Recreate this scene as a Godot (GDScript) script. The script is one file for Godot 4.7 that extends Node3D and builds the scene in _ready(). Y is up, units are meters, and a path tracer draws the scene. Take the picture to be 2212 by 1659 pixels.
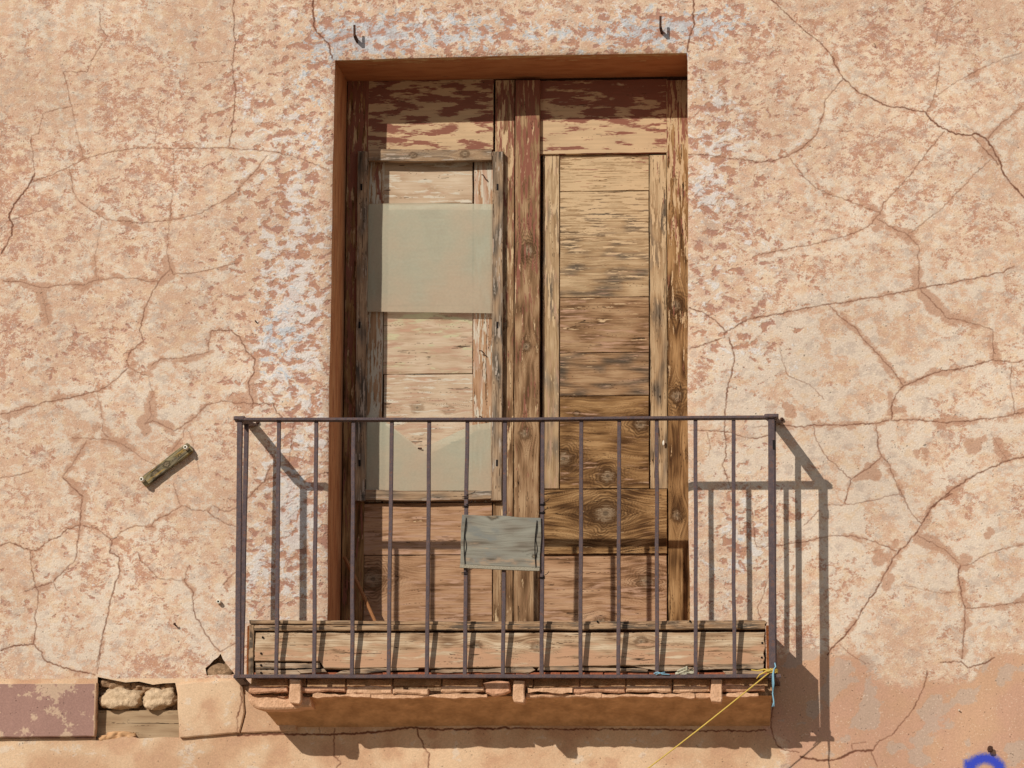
extends Node3D
# An old plastered house front with a balcony door, seen from the street below and a little to the side.
# Units are metres, y up, the wall face lies at z = 0 and the street at y = 0.

const BASE := 3.8                     # height of the middle of the view above the street
const CAM_X := 0.891
const CAM_Y := -2.163
const CAM_D := 12.0
const YAW := -0.0732866
const PITCH := 0.1756723
const ROLL := 0.0039802
const FOCAL := 7590.87
const FW := 2211.0
const FH := 1659.0
const DOOR_Z := -0.306                # face of the door
const RAIL_Z := 0.34                  # face of the balcony railing

# wall texture: the patch of wall it covers, and its size
const TX := 2.2
const TY := 1.65
const TW := 2048
const TH := 1536
const HW := 1024
const HH := 768

var eye: Vector3
var ax_r: Vector3
var ax_u: Vector3
var ax_f: Vector3
var rng := RandomNumberGenerator.new()
var wob := FastNoiseLite.new()
var names := {}
var M := {}

# ---------------------------------------------------------------- places

func look_axes() -> void:
	eye = Vector3(CAM_X, CAM_Y + BASE, CAM_D)
	ax_f = Vector3(sin(YAW) * cos(PITCH), sin(PITCH), -cos(YAW) * cos(PITCH))
	var r := ax_f.cross(Vector3.UP).normalized()
	var u := r.cross(ax_f)
	ax_r = r * cos(ROLL) + u * sin(ROLL)
	ax_u = u * cos(ROLL) - r * sin(ROLL)

# the point of the plane z = const on which a measured position of the survey lies
func P(px: float, py: float, z: float) -> Vector3:
	var d := ax_f * FOCAL + ax_r * (px - FW * 0.5) + ax_u * (FH * 0.5 - py)
	return eye + d * ((z - eye.z) / d.z)

func P2(px: float, py: float, z: float) -> Vector2:
	var p := P(px, py, z)
	return Vector2(p.x, p.y)

func poly(z: float, pts: Array) -> PackedVector2Array:
	var o := PackedVector2Array()
	for i in range(0, pts.size(), 2):
		o.append(P2(pts[i], pts[i + 1], z))
	return o

func rect(z: float, x0: float, y0: float, x1: float, y1: float) -> PackedVector2Array:
	var a := P2(x0, (y0 + y1) * 0.5, z)
	var b := P2(x1, (y0 + y1) * 0.5, z)
	var c := P2((x0 + x1) * 0.5, y0, z)
	var d := P2((x0 + x1) * 0.5, y1, z)
	return PackedVector2Array([Vector2(a.x, c.y), Vector2(b.x, c.y), Vector2(b.x, d.y), Vector2(a.x, d.y)])

# ---------------------------------------------------------------- nodes

func numbered(called: String) -> String:
	var n: int = names.get(called, 0)
	names[called] = n + 1
	return called if n == 0 else "%s_%03d" % [called, n]

func thing(called: String, label: String, category: String, at := Vector3.ZERO, group := "") -> Node3D:
	var o := Node3D.new()
	o.name = numbered(called)
	add_child(o, true)
	o.position = at
	o.set_meta("label", label)
	o.set_meta("category", category)
	if category != "door":
		o.set_meta("kind", "thing")
	if group != "":
		o.set_meta("group", group)
	return o

# one named mesh, given in world coordinates, under a thing or a part
func part(called: String, m: Mesh, mat: Material, parent: Node3D, label := "") -> MeshInstance3D:
	var o := MeshInstance3D.new()
	var c := 0
	for k in parent.get_children():
		if String(k.name) == called or String(k.name).begins_with(called + "_0"):
			c += 1
	o.name = called if c == 0 else "%s_%03d" % [called, c]
	o.mesh = m
	o.material_override = mat
	parent.add_child(o, true)
	var off := Vector3.ZERO
	var q: Node = parent
	while q != self:
		off += (q as Node3D).position
		q = q.get_parent()
	o.position = -off
	if label != "":
		o.set_meta("label", label)
	return o

# ---------------------------------------------------------------- meshes

# an outline with its edges split and made a little uneven, drawn out from z0 to z1 with a worn front edge
func extrude(pts: PackedVector2Array, z0: float, z1: float, uv: Transform2D, jit := 0.0006, step := 0.03, ch := 0.0015, bulge := 0.0) -> ArrayMesh:
	var o := PackedVector2Array()
	var n := pts.size()
	for i in n:
		var a := pts[i]
		var b := pts[(i + 1) % n]
		var k := maxi(1, int(a.distance_to(b) / step))
		var nn := (b - a).normalized().orthogonal()
		for j in k:
			var p := a.lerp(b, float(j) / k)
			var w := wob.get_noise_2d(p.x * 900.0 + z1 * 7000.0, p.y * 900.0) + 0.5 * wob.get_noise_2d(p.x * 3000.0, p.y * 3000.0 + z1 * 900.0)
			o.append(p + nn * w * jit * (0.4 if j == 0 else 1.0) * 1.6)
	var area := 0.0
	for i in o.size():
		area += o[i].cross(o[(i + 1) % o.size()])
	if area > 0.0:
		o.reverse()
	var m := o.size()
	var inn := PackedVector2Array()
	for i in m:
		var e1 := (o[i] - o[(i + m - 1) % m]).normalized().orthogonal()
		var e2 := (o[(i + 1) % m] - o[i]).normalized().orthogonal()
		var nn := e1 + e2
		nn = nn.normalized() if nn.length() > 0.1 else e1
		inn.append(o[i] + nn * ch)
	var st := SurfaceTool.new()
	st.begin(Mesh.PRIMITIVE_TRIANGLES)
	st.set_smooth_group(-1)
	var tri := Geometry2D.triangulate_polygon(inn)
	if tri.is_empty():
		inn = o.duplicate()
		tri = Geometry2D.triangulate_polygon(inn)
	for t in range(0, tri.size(), 3):
		var q := [inn[tri[t]], inn[tri[t + 1]], inn[tri[t + 2]]]
		if (q[1] - q[0]).cross(q[2] - q[0]) > 0.0:
			q = [q[0], q[2], q[1]]
		for v in q:
			st.set_uv(uv * v)
			st.add_vertex(Vector3(v.x, v.y, z1))
	# sides: chamfer and depth
	for i in m:
		var j := (i + 1) % m
		var ring := [[Vector3(inn[i].x, inn[i].y, z1), Vector3(inn[j].x, inn[j].y, z1), Vector3(o[i].x, o[i].y, z1 - ch), Vector3(o[j].x, o[j].y, z1 - ch)],
			[Vector3(o[i].x, o[i].y, z1 - ch), Vector3(o[j].x, o[j].y, z1 - ch), Vector3(o[i].x, o[i].y, z0), Vector3(o[j].x, o[j].y, z0)]]
		for r in ring:
			quad(st, r[0], r[1], r[3], r[2], uv)
	st.generate_normals()
	return st.commit()

# a quad whose texture follows its x and y (sides are smeared by their depth so that they show grain too)
func quad(st: SurfaceTool, a: Vector3, b: Vector3, c: Vector3, d: Vector3, uv: Transform2D) -> void:
	var q := [a, c, b, a, d, c]
	for v in q:
		st.set_uv(uv * Vector2(v.x + v.z * 0.3, v.y + v.z * 0.3))
		st.add_vertex(v)

func uv_wall() -> Transform2D:
	return Transform2D(Vector2(1.0 / (2.0 * TX), 0), Vector2(0, -1.0 / (2.0 * TY)), Vector2(0.5, 0.5 + BASE / (2.0 * TY)))

# a bar of rectangular section along a path; wide across and deep, both in metres
func bar(pts: Array, wide: float, deep: float, side := Vector3.RIGHT, jit := 0.0004, uvs := 4.0) -> ArrayMesh:
	var st := SurfaceTool.new()
	st.begin(Mesh.PRIMITIVE_TRIANGLES)
	st.set_smooth_group(-1)
	var path: Array[Vector3] = []
	for i in pts.size() - 1:
		var k := maxi(1, int((pts[i] as Vector3).distance_to(pts[i + 1]) / 0.06))
		for j in k:
			path.append((pts[i] as Vector3).lerp(pts[i + 1], float(j) / k))
	path.append(pts[-1])
	var rings := []
	var run := 0.0
	for i in path.size():
		var dir := (path[mini(i + 1, path.size() - 1)] - path[maxi(i - 1, 0)]).normalized()
		var s := (side - dir * side.dot(dir)).normalized()
		var f := dir.cross(s).normalized()
		if i > 0:
			run += path[i].distance_to(path[i - 1])
		var p := path[i] + s * wob.get_noise_2d(path[i].x * 300 + 50, path[i].y * 300 + path[i].z * 300) * jit * 4.0
		var ww := wide * 0.5 * (1.0 + 0.06 * wob.get_noise_2d(path[i].y * 2500.0, path[i].x * 2500.0))
		var dd := deep * 0.5
		var c := minf(ww, dd) * 0.25
		rings.append([[p - s * (ww - c) - f * dd, p + s * (ww - c) - f * dd, p + s * ww - f * (dd - c), p + s * ww + f * (dd - c), p + s * (ww - c) + f * dd, p - s * (ww - c) + f * dd, p - s * ww + f * (dd - c), p - s * ww - f * (dd - c)], run])
	for i in rings.size() - 1:
		for k in 8:
			var k2 := (k + 1) % 8
			var q := [[i, k], [i + 1, k2], [i, k2], [i, k], [i + 1, k], [i + 1, k2]]
			for e in q:
				st.set_uv(Vector2(rings[e[0]][1] * uvs, 0.125 * (e[1] if not (k == 7 and e[1] == 0) else 8)))
				st.add_vertex(rings[e[0]][0][e[1]])
	for e in [[0, false], [rings.size() - 1, true]]:
		for k in range(1, 7):
			var t := [0, k, k + 1] if e[1] else [0, k + 1, k]
			for v in t:
				st.set_uv(Vector2(0.1 * k, 0.3))
				st.add_vertex(rings[e[0]][0][v])
	st.generate_normals()
	return st.commit()

# a round tube along points
func tube(pts: Array, radius: float, sides := 8, taper := 1.0, uvs := 6.0) -> ArrayMesh:
	var st := SurfaceTool.new()
	st.begin(Mesh.PRIMITIVE_TRIANGLES)
	var n := pts.size()
	var run := 0.0
	var rings := []
	for i in n:
		var dir: Vector3 = (pts[mini(i + 1, n - 1)] - pts[maxi(i - 1, 0)]).normalized()
		var s := dir.cross(Vector3(0.31, 0.2, 0.93)).normalized()
		var f := dir.cross(s)
		if i > 0:
			run += (pts[i] as Vector3).distance_to(pts[i - 1])
		var rr := radius * lerpf(1.0, taper, float(i) / maxi(1, n - 1))
		var ring := []
		for k in sides:
			var a := TAU * k / sides
			ring.append(pts[i] + (s * cos(a) + f * sin(a)) * rr)
		rings.append([ring, run])
	for i in n - 1:
		for k in sides:
			var k2 := (k + 1) % sides
			for e in [[i, k, k], [i + 1, k, k], [i + 1, k2, k + 1], [i, k, k], [i + 1, k2, k + 1], [i, k2, k + 1]]:
				st.set_uv(Vector2(rings[e[0]][1] * uvs, float(e[2]) / sides))
				st.add_vertex(rings[e[0]][0][e[1]])
	for e in [0, n - 1]:
		for k in range(1, sides - 1):
			var t := [0, k, k + 1] if e == 0 else [0, k + 1, k]
			for v in t:
				st.set_uv(Vector2(0, 0))
				st.add_vertex(rings[e][0][v])
	st.generate_normals()
	return st.commit()

# an uneven lump (stone, mortar): a sphere pushed towards a box and dented by noise
func lump(c: Vector3, r: Vector3, square := 0.5, rough := 0.12, turn := 0.0, seed_ := 0.0) -> ArrayMesh:
	var st := SurfaceTool.new()
	st.begin(Mesh.PRIMITIVE_TRIANGLES)
	var nu := 36
	var nv := 22
	var g := []
	for i in nv + 1:
		var row := []
		for j in nu + 1:
			var th := PI * i / nv
			var ph := TAU * (j % nu) / nu
			var d := Vector3(sin(th) * cos(ph), cos(th), sin(th) * sin(ph))
			var bx := maxf(absf(d.x), maxf(absf(d.y), absf(d.z)))
			var k := lerpf(1.0, 1.0 / bx, square)
			k *= 1.0 + rough * (wob.get_noise_3d(d.x * 60 + seed_, d.y * 60, d.z * 60) + 0.5 * wob.get_noise_3d(d.x * 170 + seed_, d.y * 170, d.z * 170))
			var v := d * k * r
			v = v.rotated(Vector3(0, 0, 1), turn)
			row.append(c + v)
		g.append(row)
	for i in nv:
		for j in nu:
			for e in [[i, j], [i + 1, j + 1], [i, j + 1], [i, j], [i + 1, j], [i + 1, j + 1]]:
				var v: Vector3 = g[e[0]][e[1]]
				st.set_uv(Vector2(v.x * 3.0, v.y * 3.0))
				st.add_vertex(v)
	st.index()
	st.generate_normals()
	return st.commit()

# a surface from a grid of points
func sheet(g: Array, uvf: Array, flip := false) -> ArrayMesh:
	var st := SurfaceTool.new()
	st.begin(Mesh.PRIMITIVE_TRIANGLES)
	for i in g.size() - 1:
		for j in g[0].size() - 1:
			var q := [[i, j], [i, j + 1], [i + 1, j + 1], [i, j], [i + 1, j + 1], [i + 1, j]]
			if flip:
				q = [[i, j], [i + 1, j + 1], [i, j + 1], [i, j], [i + 1, j], [i + 1, j + 1]]
			for e in q:
				st.set_uv(uvf[e[0]][e[1]])
				st.add_vertex(g[e[0]][e[1]])
	st.index()
	st.generate_normals()
	return st.commit()

# ---------------------------------------------------------------- textures

func noise(seed_: int, freq: float, oct: int, gain := 0.5) -> FastNoiseLite:
	var n := FastNoiseLite.new()
	n.seed = seed_
	n.noise_type = FastNoiseLite.TYPE_SIMPLEX_SMOOTH
	n.frequency = freq
	n.fractal_type = FastNoiseLite.FRACTAL_FBM if oct > 1 else FastNoiseLite.FRACTAL_NONE
	n.fractal_octaves = oct
	n.fractal_gain = gain
	return n

var crack_f := PackedFloat32Array()   # full size: how deep a crack is here
var smear_f := PackedFloat32Array()   # half size: old brown filler along the cracks
var halo_f := PackedFloat32Array()    # half size: paler margins along the filled cracks
var field_a := PackedFloat32Array()   # half size, 4 channels: white, blue, brown, smooth
var field_b := PackedFloat32Array()   # half size, 4 channels: ochre, salmon, purple, grey
var rows_c := []
var rows_h := []
const ROWS := 32

func tex_at(px: float, py: float) -> Vector2:
	var p := P2(px, py, 0.0)
	return Vector2((p.x + TX) / (2.0 * TX) * TW, (TY - (p.y - BASE)) / (2.0 * TY) * TH)

func stamp(px: Vector2, r: float, v: float) -> void:
	var R := int(ceil(r))
	var x0 := int(px.x)
	var y0 := int(px.y)
	for y in range(maxi(0, y0 - R), mini(TH, y0 + R + 1)):
		for x in range(maxi(0, x0 - R), mini(TW, x0 + R + 1)):
			var d := Vector2(x, y).distance_to(px)
			var k := clampf(1.0 - d / r, 0.0, 1.0) * v
			if k > crack_f[y * TW + x]:
				crack_f[y * TW + x] = k

func stamp_smear(px: Vector2, r: float, v: float) -> void:
	var c := px * 0.5
	var H := 20
	for y in range(maxi(0, int(c.y) - H), mini(HH, int(c.y) + H + 1)):
		for x in range(maxi(0, int(c.x) - H), mini(HW, int(c.x) + H + 1)):
			var e := 1.0 - Vector2(x, y).distance_squared_to(c) / 400.0
			if e > halo_f[y * HW + x]:
				halo_f[y * HW + x] = e
	var R := int(ceil(r))
	for y in range(maxi(0, int(c.y) - R), mini(HH, int(c.y) + R + 1)):
		for x in range(maxi(0, int(c.x) - R), mini(HW, int(c.x) + R + 1)):
			var d := Vector2(x, y).distance_to(c) / r
			var k := clampf(1.0 - d * d, 0.0, 1.0) * v
			if k > smear_f[y * HW + x]:
				smear_f[y * HW + x] = k

# a crack: frame of the survey sheet (scale, x, y), width, amount of filler, then its corners
func crack(f: Array, width: float, smear: float, pts: Array) -> void:
	var last := Vector2.ZERO
	for i in range(0, pts.size(), 2):
		var q := tex_at(f[1] + pts[i] * f[0], f[2] + pts[i + 1] * f[0])
		if i > 0:
			var n := maxi(1, int(last.distance_to(q)))
			var nn := (q - last).normalized().orthogonal()
			for j in n:
				var s := last.lerp(q, float(j) / n)
				var w := wob.get_noise_2d(s.x * 4.0, s.y * 4.0) * 1.6 + wob.get_noise_2d(s.x * 14.0, s.y * 14.0) * 1.3
				s += nn * w
				var ww := width * (0.85 + 0.5 * wob.get_noise_2d(s.x * 7.0 + 99.0, s.y * 7.0))
				stamp(s, 1.15 + ww * 0.45, clampf(0.22 + ww * 0.40, 0.0, 1.4))
				if smear > 0.0 and j % 5 == 0:
					var v := 0.5 + 0.5 * wob.get_noise_2d(s.x * 1.6 + 300.0, s.y * 1.6)
					stamp_smear(s + nn * wob.get_noise_2d(s.x * 2.0, s.y * 2.0 + 700.0) * 7.0, 3.0 + 7.5 * smear * v, 0.5 + 0.6 * smear * v)
		last = q

func blobs(img: Image, ch: int, list: Array) -> void:
	for b in list:
		var c := tex_at(b[0], b[1]) / 16.0
		var rx: float = b[2] * 0.767 / 16.0
		var ry: float = b[3] * 0.767 / 16.0
		for y in img.get_height():
			for x in img.get_width():
				var d := Vector2((x + 0.5 - c.x) / rx, (y + 0.5 - c.y) / ry).length_squared()
				if d < 9.0:
					var k := img.get_pixel(x, y)
					k[ch] = k[ch] + b[4] * exp(-d)
					img.set_pixel(x, y, k)

func hard(img: Image, ch: int, pts: Array) -> void:
	var pl := PackedVector2Array()
	for i in range(0, pts.size(), 2):
		pl.append(tex_at(pts[i], pts[i + 1]) * (HW / float(TW)))
	for y in img.get_height():
		for x in img.get_width():
			if Geometry2D.is_point_in_polygon(Vector2(x, y), pl):
				var k := img.get_pixel(x, y)
				k[ch] = 1.0
				img.set_pixel(x, y, k)

func survey_cracks() -> void:
	crack_f.resize(TW * TH)
	smear_f.resize(HW * HH)
	halo_f.resize(HW * HH)
	var a := [0.33125, 0.0, 0.0]
	crack(a, 0.9, 0, [650, 75, 648, 160, 700, 240, 620, 345, 565, 465, 415, 470, 455, 660, 465, 690, 300, 730, 280, 740, 250, 868, 200, 880, 205, 960, 225, 1128])
	crack(a, 2.3, 0, [225, 1128, 180, 1220, 90, 1330, 55, 1415, 80, 1470, 75, 1530, 35, 1600, 0, 1650])
	crack(a, 0.6, 0.3, [465, 690, 500, 860, 540, 1030])
	crack(a, 0.8, 0, [0, 1490, 60, 1435, 300, 1360])
	crack(a, 1.0, 0.15, [200, 1190, 400, 1110, 540, 1035, 720, 990, 900, 962, 1090, 968, 1500, 965, 1620, 975, 1780, 990, 1950, 1030, 2150, 1110])
	crack(a, 1.4, 0, [1520, 0, 1515, 60, 1530, 150, 1520, 190, 1530, 280, 1510, 420, 1535, 600, 1520, 760, 1490, 965])
	crack(a, 0.6, 0, [1510, 395, 1230, 415])
	crack(a, 2.2, 0, [2040, 0, 2045, 175, 2060, 200, 2110, 250, 2140, 290, 2165, 380])
	crack(a, 0.9, 0.4, [450, 1110, 480, 1270, 560, 1350, 690, 1430, 900, 1452, 1100, 1435, 1290, 1395, 1450, 1310, 1540, 1250, 1640, 1140, 1740, 1010])
	crack(a, 0.8, 0.15, [1125, 1000, 1135, 1090, 1105, 1430, 1095, 1480, 1090, 1659])
	crack(a, 0.6, 0.15, [660, 1440, 640, 1540, 620, 1659])
	crack(a, 0.5, 0, [1030, 720, 1020, 850, 1000, 940])
	var b := [0.33125, 0.0, 549.6]
	crack(b, 0.9, 0.8, [20, 170, 150, 180, 240, 210, 270, 215, 400, 200, 550, 195, 630, 165, 740, 155, 870, 150, 980, 180, 1030, 170, 1110, 95, 1090, 0])
	crack(b, 0.9, 0.1, [1110, 95, 1130, 125, 1230, 125, 1400, 90, 1560, 55])
	crack(b, 0.4, 0.7, [615, 0, 620, 90, 630, 160])
	crack(b, 1.2, 0.6, [1060, 140, 1000, 230, 940, 350, 910, 490, 935, 565, 855, 620, 820, 690, 840, 735, 700, 860, 630, 890, 450, 935, 280, 965, 60, 1030, 0, 1045])
	crack(b, 0.4, 0.8, [265, 215, 290, 330, 315, 450])
	crack(b, 0.6, 1.0, [840, 735, 880, 760, 935, 785, 965, 790, 980, 860, 1000, 905, 970, 970, 985, 1050, 940, 1110])
	crack(b, 0.9, 0.5, [985, 720, 1050, 680, 1170, 675, 1270, 660, 1360, 630, 1355, 580, 1370, 530, 1380, 500])
	crack(b, 1.5, 0.6, [1380, 500, 1500, 495, 1560, 540, 1600, 620, 1660, 680, 1655, 760, 1615, 840, 1625, 900, 1650, 960, 1640, 1000])
	crack(b, 1.2, 0.1, [1650, 970, 1780, 975, 1800, 1030, 1850, 1070])
	crack(b, 1.0, 0.7, [1650, 970, 1560, 970, 1440, 955, 1350, 980, 1270, 1060, 1200, 1110, 1130, 1150, 1060, 1110, 990, 1080, 940, 1110])
	crack(b, 0.7, 0.8, [630, 900, 655, 990, 670, 1080, 665, 1150, 700, 1195])
	crack(b, 0.7, 0.8, [470, 1195, 660, 1205, 750, 1215, 850, 1270, 940, 1340, 1020, 1370])
	crack(b, 0.8, 0.8, [560, 1210, 500, 1320, 405, 1450, 540, 1580, 525, 1659])
	crack(b, 1.0, 0.2, [0, 1455, 100, 1440, 215, 1410])
	crack(b, 0.5, 0, [60, 1030, 55, 1170])
	crack(b, 0.6, 0.5, [1200, 1130, 1190, 1190, 1110, 1290])
	crack(b, 0.5, 0.3, [1235, 1160, 1270, 1290, 1300, 1430])
	crack(b, 1.3, 0.2, [1610, 1590, 1720, 1480, 1760, 1380])
	crack(b, 1.2, 0, [1720, 1470, 1900, 1440, 2140, 1425])
	crack(b, 0.8, 0, [1880, 1380, 1900, 1200, 1920, 1090, 2080, 1040])
	var c := [0.24844, 0.0, 1007.5]
	crack(c, 1.3, 0.6, [545, 105, 710, 250, 695, 500, 680, 560, 660, 780, 645, 825, 580, 870, 460, 1000, 320, 1050, 210, 1080])
	crack(c, 1.3, 0.2, [0, 685, 75, 650, 150, 690, 260, 730, 330, 720, 430, 640, 520, 605, 570, 550, 695, 505])
	crack(c, 1.0, 0.6, [695, 505, 830, 540, 930, 610, 970, 640, 1050, 570, 1160, 515, 1340, 525])
	crack(c, 1.5, 0.2, [970, 640, 950, 750, 1030, 790, 1030, 940, 980, 1080, 930, 1290, 890, 1450, 850, 1659, 830, 1750])
	crack(c, 1.2, 0.3, [255, 730, 270, 880, 300, 1030, 330, 1080, 320, 1240, 295, 1310, 310, 1390, 285, 1540])
	crack(c, 1.9, 0, [285, 1540, 100, 1560, 0, 1600])
	crack(c, 1.0, 0.5, [1310, 520, 1340, 470, 1500, 390, 1580, 335, 1660, 370, 1790, 385, 1850, 430, 1970, 500, 2050, 520])
	crack(c, 0.7, 0.1, [1500, 150, 1535, 250, 1560, 330])
	crack(c, 0.9, 0, [1810, 385, 1845, 340, 1950, 390, 2060, 360])
	crack(c, 1.0, 0, [1190, 740, 1220, 820, 1300, 890, 1360, 970, 1440, 980, 1600, 990])
	crack(c, 1.2, 0.4, [1600, 990, 1670, 1090, 1680, 1250, 1700, 1320, 1740, 1360, 1780, 1450, 1860, 1560, 1910, 1610])
	crack(c, 0.8, 0, [1600, 990, 1640, 850])
	crack(c, 1.1, 0.9, [2060, 900, 1990, 970, 1930, 1030])
	crack(c, 1.2, 0, [1910, 1610, 2050, 1530])
	crack(c, 0.9, 0.2, [460, 1000, 490, 1080])
	var d := [0.25672, 0.0, 1373.9]
	crack(d, 1.6, 0.1, [275, 65, 350, 140, 370, 205, 500, 250, 640, 295, 800, 325])
	crack(d, 1.2, 0, [860, 0, 830, 180, 815, 320])
	var e := [0.33705, 1465.5, 0.0]
	crack(e, 1.4, 0, [600, 0, 660, 60, 740, 130, 810, 200, 910, 280, 990, 360])
	crack(e, 1.8, 0.15, [990, 360, 1000, 410, 1050, 500, 1150, 590, 1300, 660, 1350, 680, 1450, 695, 1580, 722])
	crack(e, 2.4, 0.1, [1580, 722, 1630, 785, 1700, 825, 1780, 860, 1870, 865, 1905, 850, 1975, 890, 2020, 970, 2060, 1040, 2080, 1110, 2150, 1200, 2212, 1260, 2280, 1330])
	crack(e, 0.9, 0.2, [1590, 715, 1630, 640, 1650, 560, 1665, 460, 1670, 370])
	crack(e, 0.6, 0, [1645, 300, 1670, 150, 1740, 60, 1820, 0])
	crack(e, 0.5, 0, [1905, 850, 1820, 795])
	crack(e, 0.9, 0.3, [1980, 885, 2080, 780, 2200, 680])
	crack(e, 0.7, 0.1, [1650, 620, 1780, 520, 1880, 470, 1980, 420, 2100, 365, 2200, 340])
	crack(e, 1.2, 0.2, [1050, 510, 1020, 540, 940, 640, 925, 740, 880, 860, 800, 940, 700, 1000, 600, 1030, 500, 1038, 350, 1015, 200, 995, 60, 988])
	crack(e, 0.4, 0, [900, 840, 1120, 838])
	crack(e, 0.9, 0.4, [710, 1015, 760, 1080, 820, 1150, 880, 1205, 980, 1250, 1080, 1285, 1200, 1330, 1290, 1360])
	crack(e, 1.0, 0.35, [1700, 840, 1600, 960, 1500, 1100, 1400, 1210, 1310, 1300, 1290, 1370, 1210, 1450, 1080, 1510, 900, 1555, 700, 1595, 520, 1630])
	crack(e, 0.9, 0.8, [1270, 1400, 1370, 1460, 1480, 1510, 1540, 1590, 1535, 1630])
	crack(e, 0.8, 0.3, [2000, 1020, 1900, 1110, 1800, 1220, 1680, 1340, 1600, 1400, 1490, 1490])
	crack(e, 1.2, 0.7, [1880, 870, 1960, 960, 2010, 1010, 2050, 1060])
	crack(e, 2.2, 0, [95, 0, 95, 150, 80, 210, 60, 270, 55, 330])
	var g := [0.33705, 1465.5, 549.6]
	crack(g, 1.3, 0, [65, 345, 150, 370, 230, 420, 300, 490, 295, 530, 200, 565, 65, 605])
	crack(g, 1.4, 0.45, [300, 495, 460, 410, 640, 380, 840, 340, 960, 320, 1100, 300, 1300, 265, 1530, 220, 1680, 195, 1900, 150, 2080, 110, 2150, 70])
	crack(g, 1.0, 1.0, [1530, 0, 1540, 100, 1535, 210, 1580, 260, 1650, 330, 1720, 405, 1840, 430, 1960, 465, 2010, 480, 2017, 675])
	crack(g, 1.5, 0.6, [2017, 675, 1880, 710, 1780, 735, 1660, 750, 1580, 780, 1440, 845, 1390, 900, 1365, 970, 1362, 1060])
	crack(g, 1.1, 0.2, [2017, 675, 2130, 690, 2212, 680])
	crack(g, 0.9, 0.6, [2135, 695, 2125, 800, 2140, 920, 2150, 1020])
	crack(g, 1.0, 0.5, [970, 335, 1030, 400, 1120, 460, 1200, 560, 1280, 640, 1370, 740, 1440, 840])
	crack(g, 1.6, 0, [320, 535, 355, 640, 345, 740, 310, 860, 295, 1030])
	crack(g, 1.3, 0.7, [640, 1090, 760, 1105, 860, 1095, 1100, 1090, 1250, 1080, 1362, 1062, 1500, 1058, 1720, 1075, 1900, 1060, 2080, 1040, 2212, 1010])
	crack(g, 1.1, 0, [860, 1100, 880, 1190, 940, 1290, 1040, 1380, 1105, 1440])
	crack(g, 1.2, 0.6, [1265, 1085, 1280, 1240, 1300, 1295, 1200, 1380, 1105, 1440, 1080, 1510, 1065, 1600])
	crack(g, 1.0, 0.5, [1300, 1295, 1350, 1350, 1390, 1460, 1420, 1530, 1480, 1629])
	crack(g, 0.9, 0, [940, 1605, 1065, 1600, 1180, 1590, 1420, 1530])
	crack(g, 0.8, 0, [650, 590, 665, 690, 700, 780, 800, 815, 870, 860, 930, 930])
	crack(g, 1.2, 0, [75, 1125, 260, 1130, 340, 1140, 430, 1175, 500, 1180, 580, 1155])
	crack(g, 0.8, 0, [470, 1110, 580, 1095])
	crack(g, 1.2, 0.1, [290, 1035, 300, 1200, 305, 1280, 280, 1350, 330, 1480])
	crack(g, 0.8, 0, [180, 1140, 200, 1230, 190, 1290])
	crack(g, 1.6, 0.4, [2212, 1295, 2100, 1320, 1900, 1410, 1760, 1500, 1650, 1590, 1600, 1629])
	crack(g, 0.3, 0.9, [2000, 1150, 2050, 1230, 2100, 1310])
	var h := [0.3036, 1557.0, 1007.5]
	crack(h, 1.7, 0.5, [1640, 190, 1550, 240, 1490, 300, 1420, 420, 1330, 540, 1220, 650, 1170, 760, 1100, 880, 1020, 990, 960, 1100, 850, 1230, 750, 1340])
	crack(h, 1.0, 0.4, [1260, 130, 1310, 250, 1370, 350, 1420, 405])
	crack(h, 0.7, 1.0, [1400, 490, 1500, 540, 1590, 590, 1700, 700])
	crack(h, 1.0, 0.4, [1700, 705, 1780, 690, 1880, 630, 2000, 585, 2154, 560])
	crack(h, 1.4, 0.6, [1700, 705, 1685, 780, 1710, 900, 1730, 1000, 1730, 1180, 1715, 1300, 1715, 1370])
	crack(h, 1.0, 0.3, [1735, 1015, 1900, 995, 2154, 960])
	crack(h, 0.6, 0.3, [1300, 840, 1400, 870, 1590, 900, 1680, 890])
	crack(h, 1.0, 0.4, [390, 565, 540, 540, 700, 510, 800, 490, 930, 490, 1050, 520, 1150, 560, 1250, 600])
	crack(h, 0.7, 0.1, [840, 1260, 940, 1350, 1060, 1410])
	crack(h, 0.8, 0, [590, 420, 700, 310])
	crack(h, 1.0, 0, [340, 565, 250, 570, 215, 290])
	crack(h, 0.9, 0, [340, 760, 290, 940, 260, 1000, 280, 1080])
	var i := [0.29564, 1557.0, 1373.9]
	crack(i, 2.8, 0, [580, 880, 640, 900, 720, 905, 800, 910, 870, 895, 930, 855, 1000, 830, 1060, 840, 1110, 830])
	crack(i, 1.3, 0, [1110, 830, 1140, 780, 1260, 710, 1370, 580, 1440, 460, 1490, 350, 1510, 250])
	crack(i, 1.0, 0, [960, 830, 955, 790, 1060, 770])
	crack(i, 1.2, 0, [1100, 840, 1140, 960])
	crack(i, 1.6, 0, [1600, 190, 1755, 180, 1800, 230, 1930, 200, 2000, 150])
	var j := [0.30641, 421.3, 1282.3]
	crack(j, 2.8, 0, [300, 998, 560, 985, 880, 990, 1080, 985, 1240, 975, 1320, 965, 1480, 945, 1560, 945, 1700, 955, 2212, 945])
	crack(j, 1.0, 0, [300, 880, 300, 1000])
	crack(j, 1.8, 0, [1480, 800, 1560, 960, 1610, 1080, 1650, 1130, 1640, 1229])
	crack(j, 1.5, 0, [980, 950, 975, 1140, 1020, 1190, 990, 1229])
	crack(j, 1.7, 0, [320, 610, 330, 770, 315, 830, 295, 880])
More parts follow.
